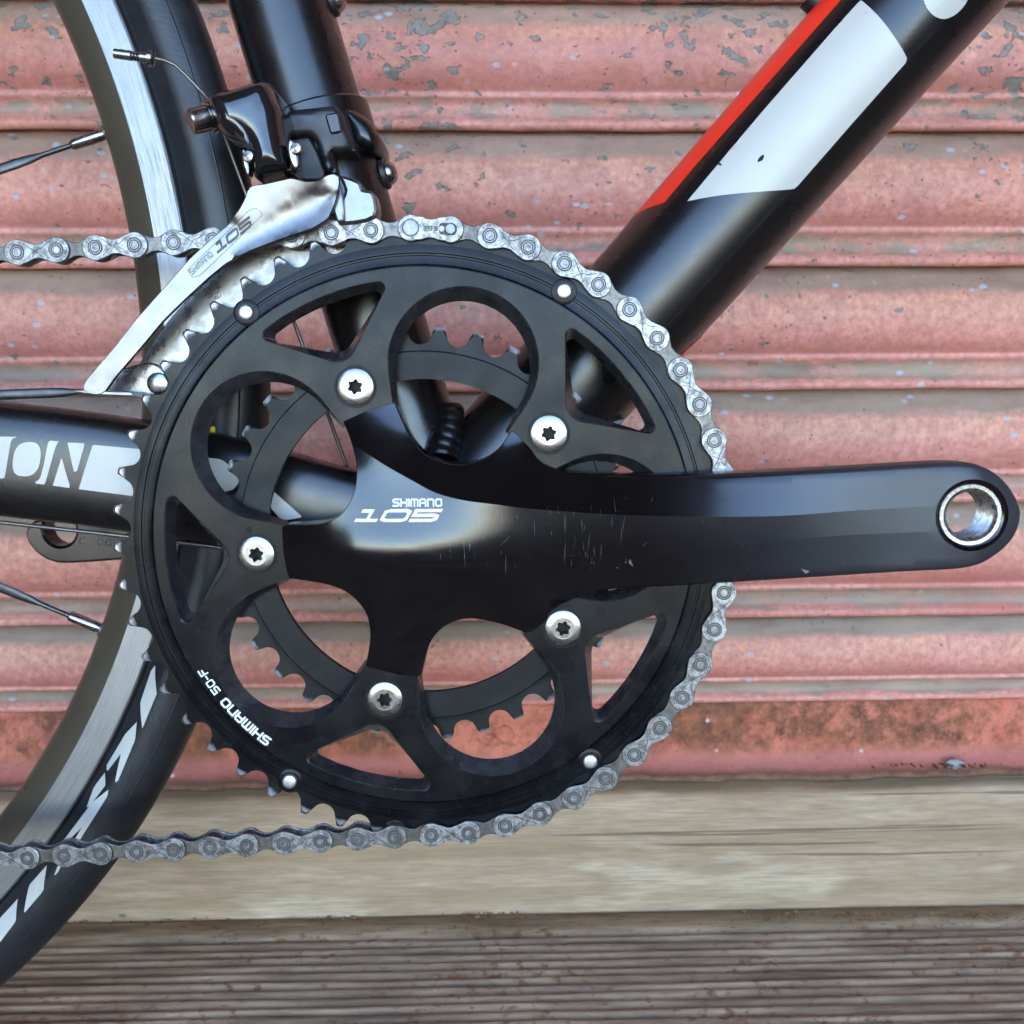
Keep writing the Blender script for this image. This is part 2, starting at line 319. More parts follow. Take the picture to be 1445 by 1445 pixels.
def wood():
    t = NT('weathered_pine')
    geo = t.n.new('ShaderNodeNewGeometry'); P = geo.outputs['Position']
    def mp(scale, loc=(0, 0, 0)):
        m = t.n.new('ShaderNodeMapping'); m.inputs['Scale'].default_value = scale; m.inputs['Location'].default_value = loc
        t.link(P, m.inputs[0]); return m.outputs[0]
    g = t.noise(70, 4, 0.7, mp((0.14, 1, 1)), 0.3)
    g2 = t.noise(420, 4, 0.75, mp((0.07, 1, 1)))
    w = t.n.new('ShaderNodeTexWave'); w.wave_type = 'BANDS'; w.bands_direction = 'Z'; w.inputs['Scale'].default_value = 9
    w.inputs['Distortion'].default_value = 7; w.inputs['Detail'].default_value = 3; w.inputs['Detail Scale'].default_value = 0.8
    t.link(mp((0.10, 1, 1), (0.4, 0, 0)), w.inputs['Vector'])
    col = t.ramp(g, [(0.3, rgb(152, 124, 98)), (0.5, rgb(182, 152, 122)), (0.7, rgb(200, 172, 142))])
    late = t.ramp(w.outputs['Fac'], [(0.66, 0.0), (0.9, 0.5)])
    col = t.mix(late, col, rgb(150, 122, 84))
    col = t.mix(t.ramp(g2, [(0.45, 0.0), (0.75, 0.6)]), col, rgb(138, 118, 88))
    pale = t.math('MULTIPLY', t.ramp(t.noise(30, 3, 0.7, mp((0.25, 1, 1), (1, 0, 2))), [(0.54, 0.0), (0.66, 1.0)]), 0.55)
    col = t.mix(pale, col, rgb(216, 194, 164))
    green = t.ramp(t.noise(9, 3, 0.5, mp((0.5, 1, 1))), [(0.4, 0.0), (0.7, 0.4)])
    col = t.mix(green, col, rgb(172, 144, 114))
    dk = t.math('MULTIPLY', t.ramp(t.voronoi(60, mp((0.5, 1, 1))), [(0.05, 1.0), (0.10, 0.0)]), t.ramp(t.noise(18, 2, 0.5, P), [(0.58, 0.0), (0.64, 0.7)]))
    col = t.mix(dk, col, rgb(70, 60, 46))
    crk = t.ramp(t.noise(220, 3, 0.6, mp((0.012, 1, 1), (5, 0, 3))), [(0.66, 0.0), (0.69, 0.75)])
    col = t.mix(crk, col, rgb(92, 74, 58))
    fib = t.ramp(t.noise(900, 3, 0.7, mp((0.05, 1, 1), (2, 0, 0))), [(0.42, 0.0), (0.62, 0.45)])
    col = t.mix(fib, col, rgb(128, 112, 88))
    t.set(color=col, rough=0.75, spec=0.3, normal=t.bump(t.math('ADD', g, t.math('MULTIPLY', g2, 0.6)), 0.4, 0.0008))
wood()
def deck_wood():
    t = NT('weathered_decking')
    geo = t.n.new('ShaderNodeNewGeometry'); P = geo.outputs['Position']
    def mp(scale, loc=(0, 0, 0)):
        m = t.n.new('ShaderNodeMapping'); m.inputs['Scale'].default_value = scale; m.inputs['Location'].default_value = loc
        t.link(P, m.inputs[0]); return m.outputs[0]
    g = t.noise(110, 3, 0.7, mp((0.12, 1, 1)))
    col = t.ramp(g, [(0.3, rgb(114, 94, 74)), (0.5, rgb(154, 130, 103)), (0.72, rgb(190, 165, 133))])
    rs = t.noise(190, 4, 0.65, mp((0.75, 1, 1), (4, 0, 0))); rb = t.noise(16, 3, 0.5, P)
    rust = t.ramp(t.math('ADD', rs, t.math('MULTIPLY', t.math('SUBTRACT', rb, 0.5), 0.35)), [(0.575, 0.0), (0.65, 0.95)])
    col = t.mix(rust, col, t.ramp(t.noise(200, 3), [(0.3, rgb(106, 76, 54)), (0.7, rgb(148, 110, 78))]))
    dk = t.ramp(t.noise(260, 3, 0.7, mp((0.4, 1, 1))), [(0.60, 0.0), (0.74, 0.6)])
    col = t.mix(dk, col, rgb(66, 54, 48))
    pl = t.math('MULTIPLY', t.ramp(t.voronoi(120, P), [(0.05, 1.0), (0.1, 0.0)]), t.ramp(t.noise(40, 2, 0.5, P), [(0.6, 0.0), (0.66, 0.9)]))
    col = t.mix(pl, col, rgb(190, 184, 176))
    t.set(color=col, rough=0.7, spec=0.35, normal=t.bump(g, 0.5, 0.001))
deck_wood()
simple('pale_stone', rgb(146, 142, 138), 0.6, var=0.1, vscale=300, bump=0.4, bscale=400)
simple('dark_soil', rgb(104, 80, 62), 0.9, var=0.4, vscale=500, bump=0.5, bscale=900)
simple('dry_leaf_bits', rgb(140, 104, 66), 0.8, var=0.35, vscale=200)
simple('pavement_concrete', rgb(150, 138, 120), 0.85, var=0.12, vscale=3)
simple('dark_brick', rgb(92, 64, 54), 0.85, var=0.2, vscale=8)
simple('roof_underside', rgb(74, 66, 60), 0.8, var=0.15, vscale=4)

# ------------------------------------------------------------------ mesh helpers
class MB:
    def __init__(s): s.v = []; s.f = []; s.mi = []; s.sharp = set(); s.attr = None
    def add(s, verts, faces, m=0):
        b = len(s.v); s.v += [tuple(map(float, x)) for x in verts]
        s.f += [tuple(b + i for i in f) for f in faces]; s.mi += [m] * len(faces); return b
    def build(s, name, mats, parent=None, ang=38.0, smooth=True, scale=MM):
        me = bpy.data.meshes.new(name)
        me.from_pydata([(x * scale, y * scale, z * scale) for x, y, z in s.v], [], s.f)
        if isinstance(mats, str): mats = [mats]
        for m in mats: me.materials.append(MATS[m])
        if len(mats) > 1: me.polygons.foreach_set('material_index', s.mi)
        if smooth:
            me.shade_smooth(); me.set_sharp_from_angle(angle=R_(ang))
            if s.sharp:
                at_ = me.attributes.get('sharp_edge') or me.attributes.new('sharp_edge', 'BOOLEAN', 'EDGE')
                for e in me.edges:
                    if tuple(sorted(e.vertices)) in s.sharp: at_.data[e.index].value = True
        if s.attr is not None:
            a = me.attributes.new('v', 'FLOAT', 'POINT'); a.data.foreach_set('value', s.attr)
        me.update()
        o = bpy.data.objects.new(name, me); C.objects.link(o)
        if parent is not None: o.parent = parent
        return o
def orient(P):
    P = np.asarray(P, float); x, z = P[:, 0], P[:, 1]
    a = np.sum(x * np.roll(z, -1) - np.roll(x, -1) * z)
    return P if a > 0 else P[::-1]
def offset(P, d):
    P = np.asarray(P, float); e = np.roll(P, -1, 0) - P; L = np.linalg.norm(e, axis=1, keepdims=True); L[L == 0] = 1; e = e / L
    n = np.c_[e[:, 1], -e[:, 0]]; m = n + np.roll(n, 1, 0); k = np.sum(m * m, axis=1, keepdims=True); k[k < 0.6] = 0.6
    d = np.asarray(d, float); d = d.reshape(-1, 1) if d.ndim else d
    return P + m * 2 / k * d * 1.0
def inside(P, poly):
    x, z = P[:, 0], P[:, 1]; r = np.zeros(len(P), bool); px, pz = poly[:, 0], poly[:, 1]; j = len(poly) - 1
    for i in range(len(poly)):
        c = ((pz[i] > z) != (pz[j] > z))
        with np.errstate(divide='ignore', invalid='ignore'):
            r ^= c & (x < (px[j] - px[i]) * (z - pz[i]) / (pz[j] - pz[i]) + px[i])
        j = i
    return r
def segdist(P, poly, closed=True):
    d = np.full(len(P), 1e9); n = len(poly)
    for i in range(n if closed else n - 1):
        a, b = poly[i], poly[(i + 1) % n]; ab = b - a; l2 = max(1e-12, ab @ ab)
        t = np.clip(((P - a) @ ab) / l2, 0, 1); d = np.minimum(d, np.linalg.norm(P - (a + t[:, None] * ab), axis=1))
    return d
def fill(loops, spacing=None, lines=()):
    "triangulate outer loop minus holes; returns verts2d, tris, index of each loop/line vertex"
    verts = []; edges = []; idx = []
    for L in loops:
        b = len(verts); verts += [tuple(p) for p in L]; idx.append(list(range(b, b + len(L))))
        edges += [(b + i, b + (i + 1) % len(L)) for i in range(len(L))]
    for L in lines:
        b = len(verts); verts += [tuple(p) for p in L]; idx.append(list(range(b, b + len(L))))
        edges += [(b + i, b + i + 1) for i in range(len(L) - 1)]
    if spacing:
        o = np.asarray(loops[0]); lo, hi = o.min(0), o.max(0)
        gx = np.arange(lo[0], hi[0], spacing); gz = np.arange(lo[1], hi[1], spacing * 0.866)
        G = np.array([(x + (spacing / 2 if k % 2 else 0), z) for k, z in enumerate(gz) for x in gx])
        if len(G):
            ok = inside(G, o)
            for h in loops[1:]: ok &= ~inside(G, np.asarray(h))
            G = G[ok]
            if len(G):
                d = np.full(len(G), 1e9)
                for L in loops: d = np.minimum(d, segdist(G, np.asarray(L)))
                for L in lines: d = np.minimum(d, segdist(G, np.asarray(L), False))
                verts += [tuple(p) for p in G[d > spacing * 0.45]]
    r = delaunay_2d_cdt([Vector(p) for p in verts], edges, [], 0, 1e-6)
    V = np.array([(p.x, p.y) for p in r[0]]); Tn = np.array([t for t in r[2] if len(t) == 3])
    cen = V[Tn].mean(1); ok = inside(cen, np.asarray(loops[0]))
    for h in loops[1:]: ok &= ~inside(cen, np.asarray(h))
    Tn = Tn[ok]
    omap = {}
    for new, olds in enumerate(r[3]):
        for o_ in olds: omap[o_] = new
    idx = [[omap[i] for i in L] for L in idx]
    a, b, c = V[Tn[:, 0]], V[Tn[:, 1]], V[Tn[:, 2]]
    cr = (b[:, 0]-a[:, 0])*(c[:, 1]-a[:, 1]) - (b[:, 1]-a[:, 1])*(c[:, 0]-a[:, 0])
    Tn[cr < 0] = Tn[cr < 0][:, ::-1]
    return V, Tn, idx
def plate(mb, levels, m=0, back=True, front=True, wm=None):
    """levels: [(y, [outer, hole, ...]), ...] front to back; same counts per loop.  Front faces look towards -Y"""
    for which, (y, loops) in ((0, levels[0]), (1, levels[-1])):
        if (which == 0 and not front) or (which == 1 and not back): continue
        V, Tn, _ = fill(loops)
        mb.add([(x, y, z) for x, z in V], [tuple(t) if which == 0 else tuple(t[::-1]) for t in Tn], m)
    for (y0, l0), (y1, l1) in zip(levels[:-1], levels[1:]):
        for k, (A, B) in enumerate(zip(l0, l1)):
            n = len(A); b = mb.add([(x, y0, z) for x, z in A] + [(x, y1, z) for x, z in B], [], m)
            for i in range(n):
                j = (i + 1) % n
                q = (b + i, b + n + i, b + n + j, b + j)
                mb.f.append(q if k == 0 else q[::-1]); mb.mi.append(m if (wm is None or k == 0) else wm)
def slab(mb, P, y0, y1, bev=0.3, m=0, back_bev=None):
    P = orient(P); bb = bev if back_bev is None else back_bev
    lv = [(y0, [offset(P, -bev)]), (y0 + bev * 0.4, [offset(P, -bev * 0.25)]), (y0 + bev, [P])]
    lv += [(y1 - bb, [P]), (y1, [offset(P, -bb)])] if bb > 0 else [(y1, [P])]
    plate(mb, lv, m)
def lathe(mb, prof, n=64, c=(0, 0), m=0, a0=0.0, a1=2 * PI, closed_prof=False):
    "profile of (radius, y) turned about the Y axis through (cx, cz)"
    full = abs(a1 - a0 - 2 * PI) < 1e-6; k = n if full else n + 1; pts = []
    for i in range(k):
        a = a0 + (a1 - a0) * i / n
        pts += [(c[0] + r * math.cos(a), y, c[1] + r * math.sin(a)) for r, y in prof]
    L = len(prof); fs = []
    for i in range(n):
        j = (i + 1) % k
        for q in range(L if closed_prof else L - 1):
            w = (q + 1) % L
            fs.append((i * L + q, i * L + w, j * L + w, j * L + q))
    mb.add(pts, fs, m)
def tube(mb, path, rad, n=16, m=0, caps=True, sec=None):
    P = [Vector(p) for p in path]; rad = rad if hasattr(rad, '__len__') else [rad] * len(P)
    up = None; rings = []
    for i, p in enumerate(P):
        t = (P[min(i + 1, len(P) - 1)] - P[max(i - 1, 0)]).normalized()
        if up is None:
            up = Vector((0, 1, 0)) if abs(t.y) < 0.9 else Vector((0, 0, 1))
        u = (up - t * up.dot(t)).normalized(); w = t.cross(u); up = u
        if sec: rings.append([p + (u * a + w * b) * rad[i] for a, b in sec])
        else: rings.append([p + (u * math.cos(2 * PI * k / n) + w * math.sin(2 * PI * k / n)) * rad[i] for k in range(n)])
    nn = len(rings[0]); pts = [q for r in rings for q in r]
    fs = [(i * nn + k, i * nn + (k + 1) % nn, (i + 1) * nn + (k + 1) % nn, (i + 1) * nn + k) for i in range(len(P) - 1) for k in range(nn)]
    if caps: fs += [tuple(range(nn))[::-1], tuple((len(P) - 1) * nn + k for k in range(nn))]
    mb.add(pts, fs, m)
def spline(pts, n=8, closed=False):
    P = np.asarray(pts, float); N = len(P); out = []
    for i in range(N if closed else N - 1):
        if closed: a, b, c, d = P[(i - 1) % N], P[i], P[(i + 1) % N], P[(i + 2) % N]
        else: a, b, c, d = P[max(i - 1, 0)], P[i], P[i + 1], P[min(i + 2, N - 1)]
        for k in range(n):
            t = k / n; out.append(0.5 * (2 * b + (c - a) * t + (2 * a - 5 * b + 4 * c - d) * t * t + (3 * b - a - 3 * c + d) * t ** 3))
    if not closed: out.append(P[-1])
    return np.array(out)
def resample(P, step, closed=False):
    P = np.asarray(P, float)
    if closed: P = np.r_[P, P[:1]]
    d = np.r_[0, np.cumsum(np.linalg.norm(np.diff(P[:, :2], axis=0), axis=1))]
    n = max(2, int(round(d[-1] / step)) + 1); s = np.linspace(0, d[-1], n)
    Q = np.c_[[np.interp(s, d, P[:, k]) for k in range(P.shape[1])]].T
    return Q[:-1] if closed else Q
def fillet(P, r, n=6):
    P = np.asarray(P, float); N = len(P); out = []; r = r if hasattr(r, '__len__') else [r] * N
    for i in range(N):
        if r[i] <= 0: out.append(P[i]); continue
        a, b, c = P[i - 1], P[i], P[(i + 1) % N]; u = (a - b); v = (c - b); lu, lv = np.linalg.norm(u), np.linalg.norm(v); u /= lu; v /= lv
        ang = math.acos(np.clip(u @ v, -1, 1)); t = min(r[i] / math.tan(ang / 2), lu * 0.48, lv * 0.48)
        p0, p1 = b + u * t, b + v * t
        if ang > 3.0: out.append(b); continue
        bis = (u + v) / np.linalg.norm(u + v); rr = t * math.tan(ang / 2); ctr = b + bis * rr / math.sin(ang / 2)
        a0 = math.atan2(*(p0 - ctr)[::-1]); a1 = math.atan2(*(p1 - ctr)[::-1]); da = (a1 - a0 + PI) % (2 * PI) - PI
        for k in range(n + 1):
            a_ = a0 + da * k / n; out.append(ctr + rr * np.array([math.cos(a_), math.sin(a_)]))
    return np.array(out)
def pol(r, deg): return np.array([r * math.cos(R_(deg)), r * math.sin(R_(deg))])
def arc(r, d0, d1, n): return [pol(r, d0 + (d1 - d0) * i / n) for i in range(n + 1)]
def pillow(mb, P, y0, y1, depth, rad, spacing=1.2, m=0):
    "a solid with rounded front: front face rises by depth towards -Y within rad of its outline"
    P = resample(orient(P), spacing, True); V, Tn, idx = fill([P], spacing)
    d = segdist(V, P); u = np.clip(d / rad, 0, 1); h = depth * np.sqrt(1 - (1 - u) ** 2)
    b = mb.add([(x, y0 - hh, z) for (x, z), hh in zip(V, h)], [tuple(t) for t in Tn], m)
    L = [b + i for i in idx[0]]; n = len(L)
    b2 = mb.add([(x, y1, z) for x, z in P], [], m)
    for i in range(n):
        mb.f.append((L[i], b2 + i, b2 + (i + 1) % n, L[(i + 1) % n])); mb.mi.append(m)
    V2, T2, _ = fill([P]); mb.add([(x, y1, z) for x, z in V2], [tuple(t[::-1]) for t in T2], m)

# stroke lettering: every glyph is a set of polylines in a unit box
GL = {
 'S': [[(1, 1), (.18, 1), (0, .88), (0, .62), (.18, .5), (.82, .5), (1, .38), (1, .12), (.82, 0), (0, 0)]],
 'H': [[(0, 0), (0, 1)], [(1, 0), (1, 1)], [(0, .5), (1, .5)]], 'I': [[(0, 0), (0, 1)]],
 'M': [[(0, 0), (0, .9), (.1, 1), (.9, 1), (1, .9), (1, 0)], [(.5, .0), (.5, 1)]],
 'A': [[(0, 0), (0, .85), (.18, 1), (.82, 1), (1, .85), (1, 0)], [(0, .42), (1, .42)]],
 'N': [[(0, 0), (0, 1), (.82, 1), (1, .85), (1, 0)]],
 'O': [[(.5, 1), (.18, 1), (0, .85), (0, .15), (.18, 0), (.82, 0), (1, .15), (1, .85), (.82, 1), (.5, 1)]],
 '0': [[(.5, 1), (.16, 1), (0, .86), (0, .14), (.16, 0), (.84, 0), (1, .14), (1, .86), (.84, 1), (.5, 1)]],
 '1': [[(.1, .97), (.55, .97), (.55, 0)], [(.0, 0.0), (1.0, 0.0)]],
 '5': [[(1, 1), (0, 1), (0, .52), (.84, .52), (1, .40), (1, .14), (.84, 0), (0, 0)]],
 '-': [[(0, .45), (1, .45)]], 'F': [[(0, 0), (0, 1), (1, 1)], [(0, .5), (.8, .5)]],
 'K': [[(0, 0), (0, 1)], [(1, 1), (.1, .5), (1, 0)]], 'C': [[(1, 1), (.18, 1), (0, .85), (0, .15), (.18, 0), (1, 0)]],
 'X': [[(0, 0), (1, 1)], [(0, 1), (1, 0)]], ' ': [],
}
GW = {'I': 0.0, '-': .5, '1': .8, 'M': 1.15, ' ': .3}
def ribbon(L, w):
    L = np.asarray(L, float); n = len(L); e = np.diff(L, axis=0); e /= np.linalg.norm(e, axis=1, keepdims=True)
    closed = np.allclose(L[0], L[-1]); nr = np.c_[-e[:, 1], e[:, 0]]; A = []; B = []
    for i in range(n):
        if closed and i in (0, n - 1): a, b = nr[-1], nr[0]
        else: a, b = nr[max(i - 1, 0)], nr[min(i, n - 2)]
        mm = a + b; mm = mm / max(0.5, (mm @ mm) / 2); p = L[i].copy()
        if not closed and i == 0: p = p - e[0] * w / 2
        if not closed and i == n - 1: p = p + e[-1] * w / 2
        A.append(p + mm * w / 2); B.append(p - mm * w / 2)
    return np.array(A), np.array(B)
def lettering(txt, h, w=0.8, gap=0.35, stroke=0.2, skew=0.0, hstroke=None):
    "list of quads ((u,v)*4) with u along the line, v up; returns quads, total length (mm)"
    out = []; x = 0.0; lay = 0
    for ch in txt:
        gw = GW.get(ch, 1.0) * w
        for L in GL[ch]:
            Q = np.array([(x + p[0] * gw, p[1] * (1 - stroke) + stroke / 2) for p in L])
            A, B = ribbon(Q, stroke)
            for i in range(len(Q) - 1):
                out.append(([A[i], B[i], B[i + 1], A[i + 1]], lay))
            lay = (lay + 1) % 3
        x += gw + gap
    res = [([((p[0] + skew * p[1]) * h, p[1] * h) for p in q], l) for q, l in out]
    return res, (x - gap) * h
def put_text(mb, quads, mapf, m=0, sub=2):
    for q, lay in quads:
        q = [np.array(p) for p in q]; v = []
        for i in range(sub + 1):
            for s_ in (0, 1):
                a = q[0] + (q[3] - q[0]) * i / sub; b = q[1] + (q[2] - q[1]) * i / sub
                p = a if s_ == 0 else b; v.append(mapf(p[0], p[1], 0.012 * lay))
        fs = []
        for i in range(sub): fs.append((2 * i, 2 * i + 1, 2 * i + 3, 2 * i + 2))
        mb.add(v, fs, m)
def face_front(mb, start=0):
    "turn loose flat faces so that they look towards -Y"
    for i in range(start, len(mb.f)):
        p = [np.array(mb.v[k]) for k in mb.f[i]]
        nrm = np.cross(p[1] - p[0], p[2] - p[0])
        if nrm[1] > 0: mb.f[i] = mb.f[i][::-1]
def tag(o, label, cat=None, group=None, kind=None):
    o['label'] = label
    if cat: o['category'] = cat
    if group: o['group'] = group
    if kind: o['kind'] = kind
    return o

# ------------------------------------------------------------------ setting: ground, roof, shutter, beam, decking
bike_m = frame(RWt, np.zeros(3), [RWt @ RB @ np.array([1,0,0]), RWt @ RB @ np.array([0,0,1]), RWt @ RB @ np.array([0,-1,0])])
WHEEL = (-397.0, 66.5); RT = 336.2
contact = bike_m @ Vector((WHEEL[0] * MM, 46 * MM, (WHEEL[1] - RT) * MM))
GZ = contact.z * 1000.0 - 0.3                     # level of the decking, mm
YB = atg(1000, 1283, GZ)[1]                       # front face of the threshold beam
YW = YB + 27.0                                    # face of the shutter
def block(mb, x0, x1, y0, y1, z0, z1, m=0):
    mb.add([(x0,y0,z0),(x1,y0,z0),(x1,y1,z0),(x0,y1,z0),(x0,y0,z1),(x1,y0,z1),(x1,y1,z1),(x0,y1,z1)],
           [(0,1,5,4),(1,2,6,5),(2,3,7,6),(3,0,4,7),(4,5,6,7),(3,2,1,0)], m)
g = MB(); gz = GZ - 60
g.add([(-60000, -60000, gz), (60000, -60000, gz), (60000, 60000, gz), (-60000, 60000, gz)], [(0, 1, 2, 3)])
o = g.build('ground', 'pavement_concrete', smooth=False); tag(o, 'pale concrete pavement running off in front of the shop', kind='structure')
g = MB(); block(g, -2400, 2400, YW - 2450, YW + 500, GZ + 2480, GZ + 2600)
o = g.build('verandah_roof', 'roof_underside', smooth=False); tag(o, 'dark verandah roof over the shop front', kind='structure')

for x0 in (-1950, 1700):  # unseen walls added to narrow the sky light and the tube highlights
    g = MB(); block(g, x0, x0 + 250, YW - 2400, YW + 200, GZ - 60, GZ + 2480)
    o = g.build('added_side_wall', 'dark_brick', smooth=False); tag(o, 'unseen dark brick side wall added to narrow the sky light', kind='structure')
DX0, DX1 = -1690.0, 1690.0
deck = bpy.data.objects.new('decking', None); C.objects.link(deck); deck.location = (0, 0, GZ * MM); tag(deck, 'weathered grooved timber decking in front of the shutter', kind='structure')
prof = [(0.0, -4.0), (0.6, -1.2), (2.2, 0.0)]
y = 22.0; prof.append((21.2, 0.0))
while y < 116:
    prof += [(y + .5, -1.0), (y + 1.3, -1.9), (y + 2.4, -1.9), (y + 3.1, -1.0), (y + 3.8, -0.15), (y + 4.6, 0.05), (y + 6.4, 0.05)]
    y += 7.15
prof += [(y + 1, 0.0), (137.8, 0.0), (139.4, -1.2), (140.0, -4.0), (140.0, -28.0)]
nx = 121; xs = np.linspace(DX0, DX1, nx)
def deck_mesh():
    mb = MB(); L = len(prof); v = []
    for x in xs:
        for k, (yy, zz) in enumerate(prof):
            w = 0.5 * math.sin(x * 0.013 + k * 0.1) + 0.25 * math.sin(x * 0.05 + k * 0.7)
            v.append((x, -yy + w * 0.7, zz + 0.18 * math.sin(x * 0.021 + k * 1.3)))
    f = [(i * L + k, i * L + k + 1, (i + 1) * L + k + 1, (i + 1) * L + k) for i in range(nx - 1) for k in range(L - 1)]
    mb.add(v, [q[::-1] for q in f]); return mb
b0 = deck_mesh().build('plank', 'weathered_decking', deck, ang=50)
b0.location = (0, YB * MM, 0)
for k in range(1, 17):
    b = b0.copy(); C.objects.link(b); b.location = (0.002 * math.sin(k * 7.0), (YB - k * 144.5) * MM, 0); b.parent = deck

# beam with a rounded upper arris
zt = atw(1000, 1119, YB)[1]
mb = MB(); bp = [(0, GZ - 4.0), (0, zt - 6), (1.0, zt - 2.6), (3.0, zt - 0.8), (6, zt), (100, zt), (100, GZ)]
v = []; nb = 160; bx = np.linspace(-1690, 1690, nb)
for x in bx:
    for k, (yy, zz) in enumerate(bp):
        wv = 0.5 * math.sin(x * 0.011 + 1) + 0.35 * math.sin(x * 0.043) + (0.5 * rng.normal() if k in (0,) else 0.12 * rng.normal())
        v.append((x, YB + yy + (0.4 * math.sin(x * 0.02 + k) if k < 4 else 0), zz + (wv if k < 6 else 0)))
L = len(bp)
mb.add(v, [(i * L + k, (i + 1) * L + k, (i + 1) * L + k + 1, i * L + k + 1) for i in range(nb - 1) for k in range(L - 1)])
beam = mb.build('timber_beam', 'weathered_pine', ang=55)
tag(beam, 'pale weathered timber beam lying along the foot of the pink shutter', 'beam')

shutter = bpy.data.objects.new('roller_shutter', None); C.objects.link(shutter); shutter.location = (0, YW * MM, zt * MM)
tag(shutter, 'flaking pink roller shutter with rust along its bottom rail', 'shutter')
SLAT = [(-0.06, -5.0), (0.0, -3.0), (0.02, -1.2), (0.035, 1.0), (0.07, 3.6), (0.12, 5.8), (0.18, 8.0), (0.25, 10.0), (0.33, 11.4), (0.41, 12.0), (0.48, 11.7), (0.55, 10.4), (0.61, 8.4), (0.655, 6.2), (0.685, 4.6),
        (0.70, 4.2), (0.715, 4.7), (0.73, 4.9), (0.745, 4.4), (0.76, 3.0), (0.785, 1.9), (0.83, 1.6), (0.875, 2.0), (0.895, 3.4), (0.915, 5.4), (0.94, 6.5), (0.965, 6.4), (0.985, 5.2), (0.993, 3.4), (0.990, 0.5), (0.975, -5.0)]
# the joints between slats, from the photograph (the lowest slats are pushed together)
ysl = [2, 185, 377, 550, 711, 870, 989]
zs = [atw(1345, yy, YW - 5)[1] for yy in ysl]
pitch = (zs[0] - zs[4]) / 4
while zs[0] < zs[-1] + 2200: zs.insert(0, zs[0] + pitch)
sx = np.linspace(-1690, 1690, 171)
for k in range(len(zs) - 1):
    z0, h = zs[k], zs[k] - zs[k + 1]
    mb = MB(); v = []; av = []; L = len(SLAT); ph = rng.uniform(0, 6, 4)
    for x in sx:
        dent = 0.5 * math.sin(x * 0.009 + ph[0]) + 0.25 * math.sin(x * 0.031 + ph[1])
        for q, (vv, dd) in enumerate(SLAT):
            lip = 0.35 * math.sin(x * 0.06 + ph[2]) * math.sin(x * 0.17 + ph[3]) + 0.15 * rng.normal() if vv > 0.9 else 0
            dscale = 1.0 if h > pitch * 0.9 else 0.85
            v.append((x, -(dd * dscale + dent * 0.4) , z0 - zt - vv * h + lip * 0.6 + dent * 0.4)); av.append(vv)
    mb.add(v, [(i * L + q, i * L + q + 1, (i + 1) * L + q + 1, (i + 1) * L + q) for i in range(len(sx) - 1) for q in range(L - 1)])
    mb.attr = av
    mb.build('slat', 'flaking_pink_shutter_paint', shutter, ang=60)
# bottom rail with its crumpled lip
zr0 = zs[-1]; zr1 = atw(1345, 1098, YW - 8)[1]; hr = zr0 - zr1
RAIL = [(-0.05, -3.0), (0.0, 0.5), (0.04, 1.2), (0.15, 2.4), (0.3, 3.4), (0.45, 4.2), (0.58, 5.0), (0.68, 6.2), (0.75, 8.0), (0.80, 10.5), (0.83, 13.5), (0.855, 15.5), (0.88, 16.2), (0.91, 16.0), (0.925, 15.0), (0.925, 4.0), (0.925, -5)]
mb = MB(); v = []; av = []; L = len(RAIL); rx = np.linspace(-1690, 1690, 451)
for x in rx:
    w1 = 1.3 * math.sin(x * 0.035 + 0.5) + 1.0 * math.sin(x * 0.083 + 2) + 0.7 * math.sin(x * 0.21) + 0.35 * rng.normal()
    for vv, dd in RAIL:
        wl = w1 * (1.0 if vv > 0.84 else max(0, (vv - 0.6) * 2.0))
        v.append((x, -(dd + (0.8 * math.sin(x * 0.05 + 1) if vv > 0.8 else 0.3 * math.sin(x * 0.02))), zr0 - zt - vv * hr - wl * 0.55)); av.append(vv)
mb.add(v, [(i * L + q, i * L + q + 1, (i + 1) * L + q + 1, (i + 1) * L + q) for i in range(len(rx) - 1) for q in range(L - 1)]); mb.attr = av
mb.build('bottom_rail', 'rusty_pink_rail_paint', shutter, ang=60)
pr = atw(712, 1040, YW - 6); mb = MB()
lathe(mb, [(0.01, -2.6), (2.5, -2.4), (4.6, -1.6), (6.0, -0.6), (6.6, 0.6), (6.6, 3)], 24)
o = mb.build('rivet', 'rusty_pink_rail_paint', shutter); o.location = (pr[0] * MM, -3.6 * MM, (pr[1] - zt) * MM)

def lump(r, n=10, sq=(1, 1, 1), seed=0):
    rr = np.random.default_rng(seed); mb = MB(); v = []
    for i in range(n + 1):
        for j in range(2 * n):
            a, b = PI * i / n, PI * j / n
            k = r * (1 + 0.12 * math.sin(3 * b + seed) * math.sin(2 * a) + 0.1 * math.sin(5 * a + b * 2 + seed))
            v.append((k * math.sin(a) * math.cos(b) * sq[0], k * math.sin(a) * math.sin(b) * sq[1], k * math.cos(a) * sq[2]))
    f = [(i * 2 * n + j, (i + 1) * 2 * n + j, (i + 1) * 2 * n + (j + 1) % (2 * n), i * 2 * n + (j + 1) % (2 * n)) for i in range(n) for j in range(2 * n)]
    mb.add(v, f); return mb
lip_y = YW - 13.5
p = atw(1348, 1079, lip_y - 1); o = lump(4.4, 10, (1.3, 0.6, 0.7), 3).build('pebble', 'pale_stone', ang=80)
o.location = (p[0] * MM, lip_y * MM, (p[1]) * MM); tag(o, 'small pale pebble lodged on the shutter rail lip', 'pebble')
mb = MB()
for k in range(46):
    px = 1322 + rng.normal() * 40; q = atw(px, 1083 - rng.uniform(0, 5), lip_y - 2)
    s = rng.uniform(0.2, 0.65); l = lump(s, 4, (1.4, 1, 0.8), k)
    mb.add([(a + q[0], b + lip_y - 2 + rng.uniform(-2, 2), c + q[1]) for a, b, c in l.v], l.f)
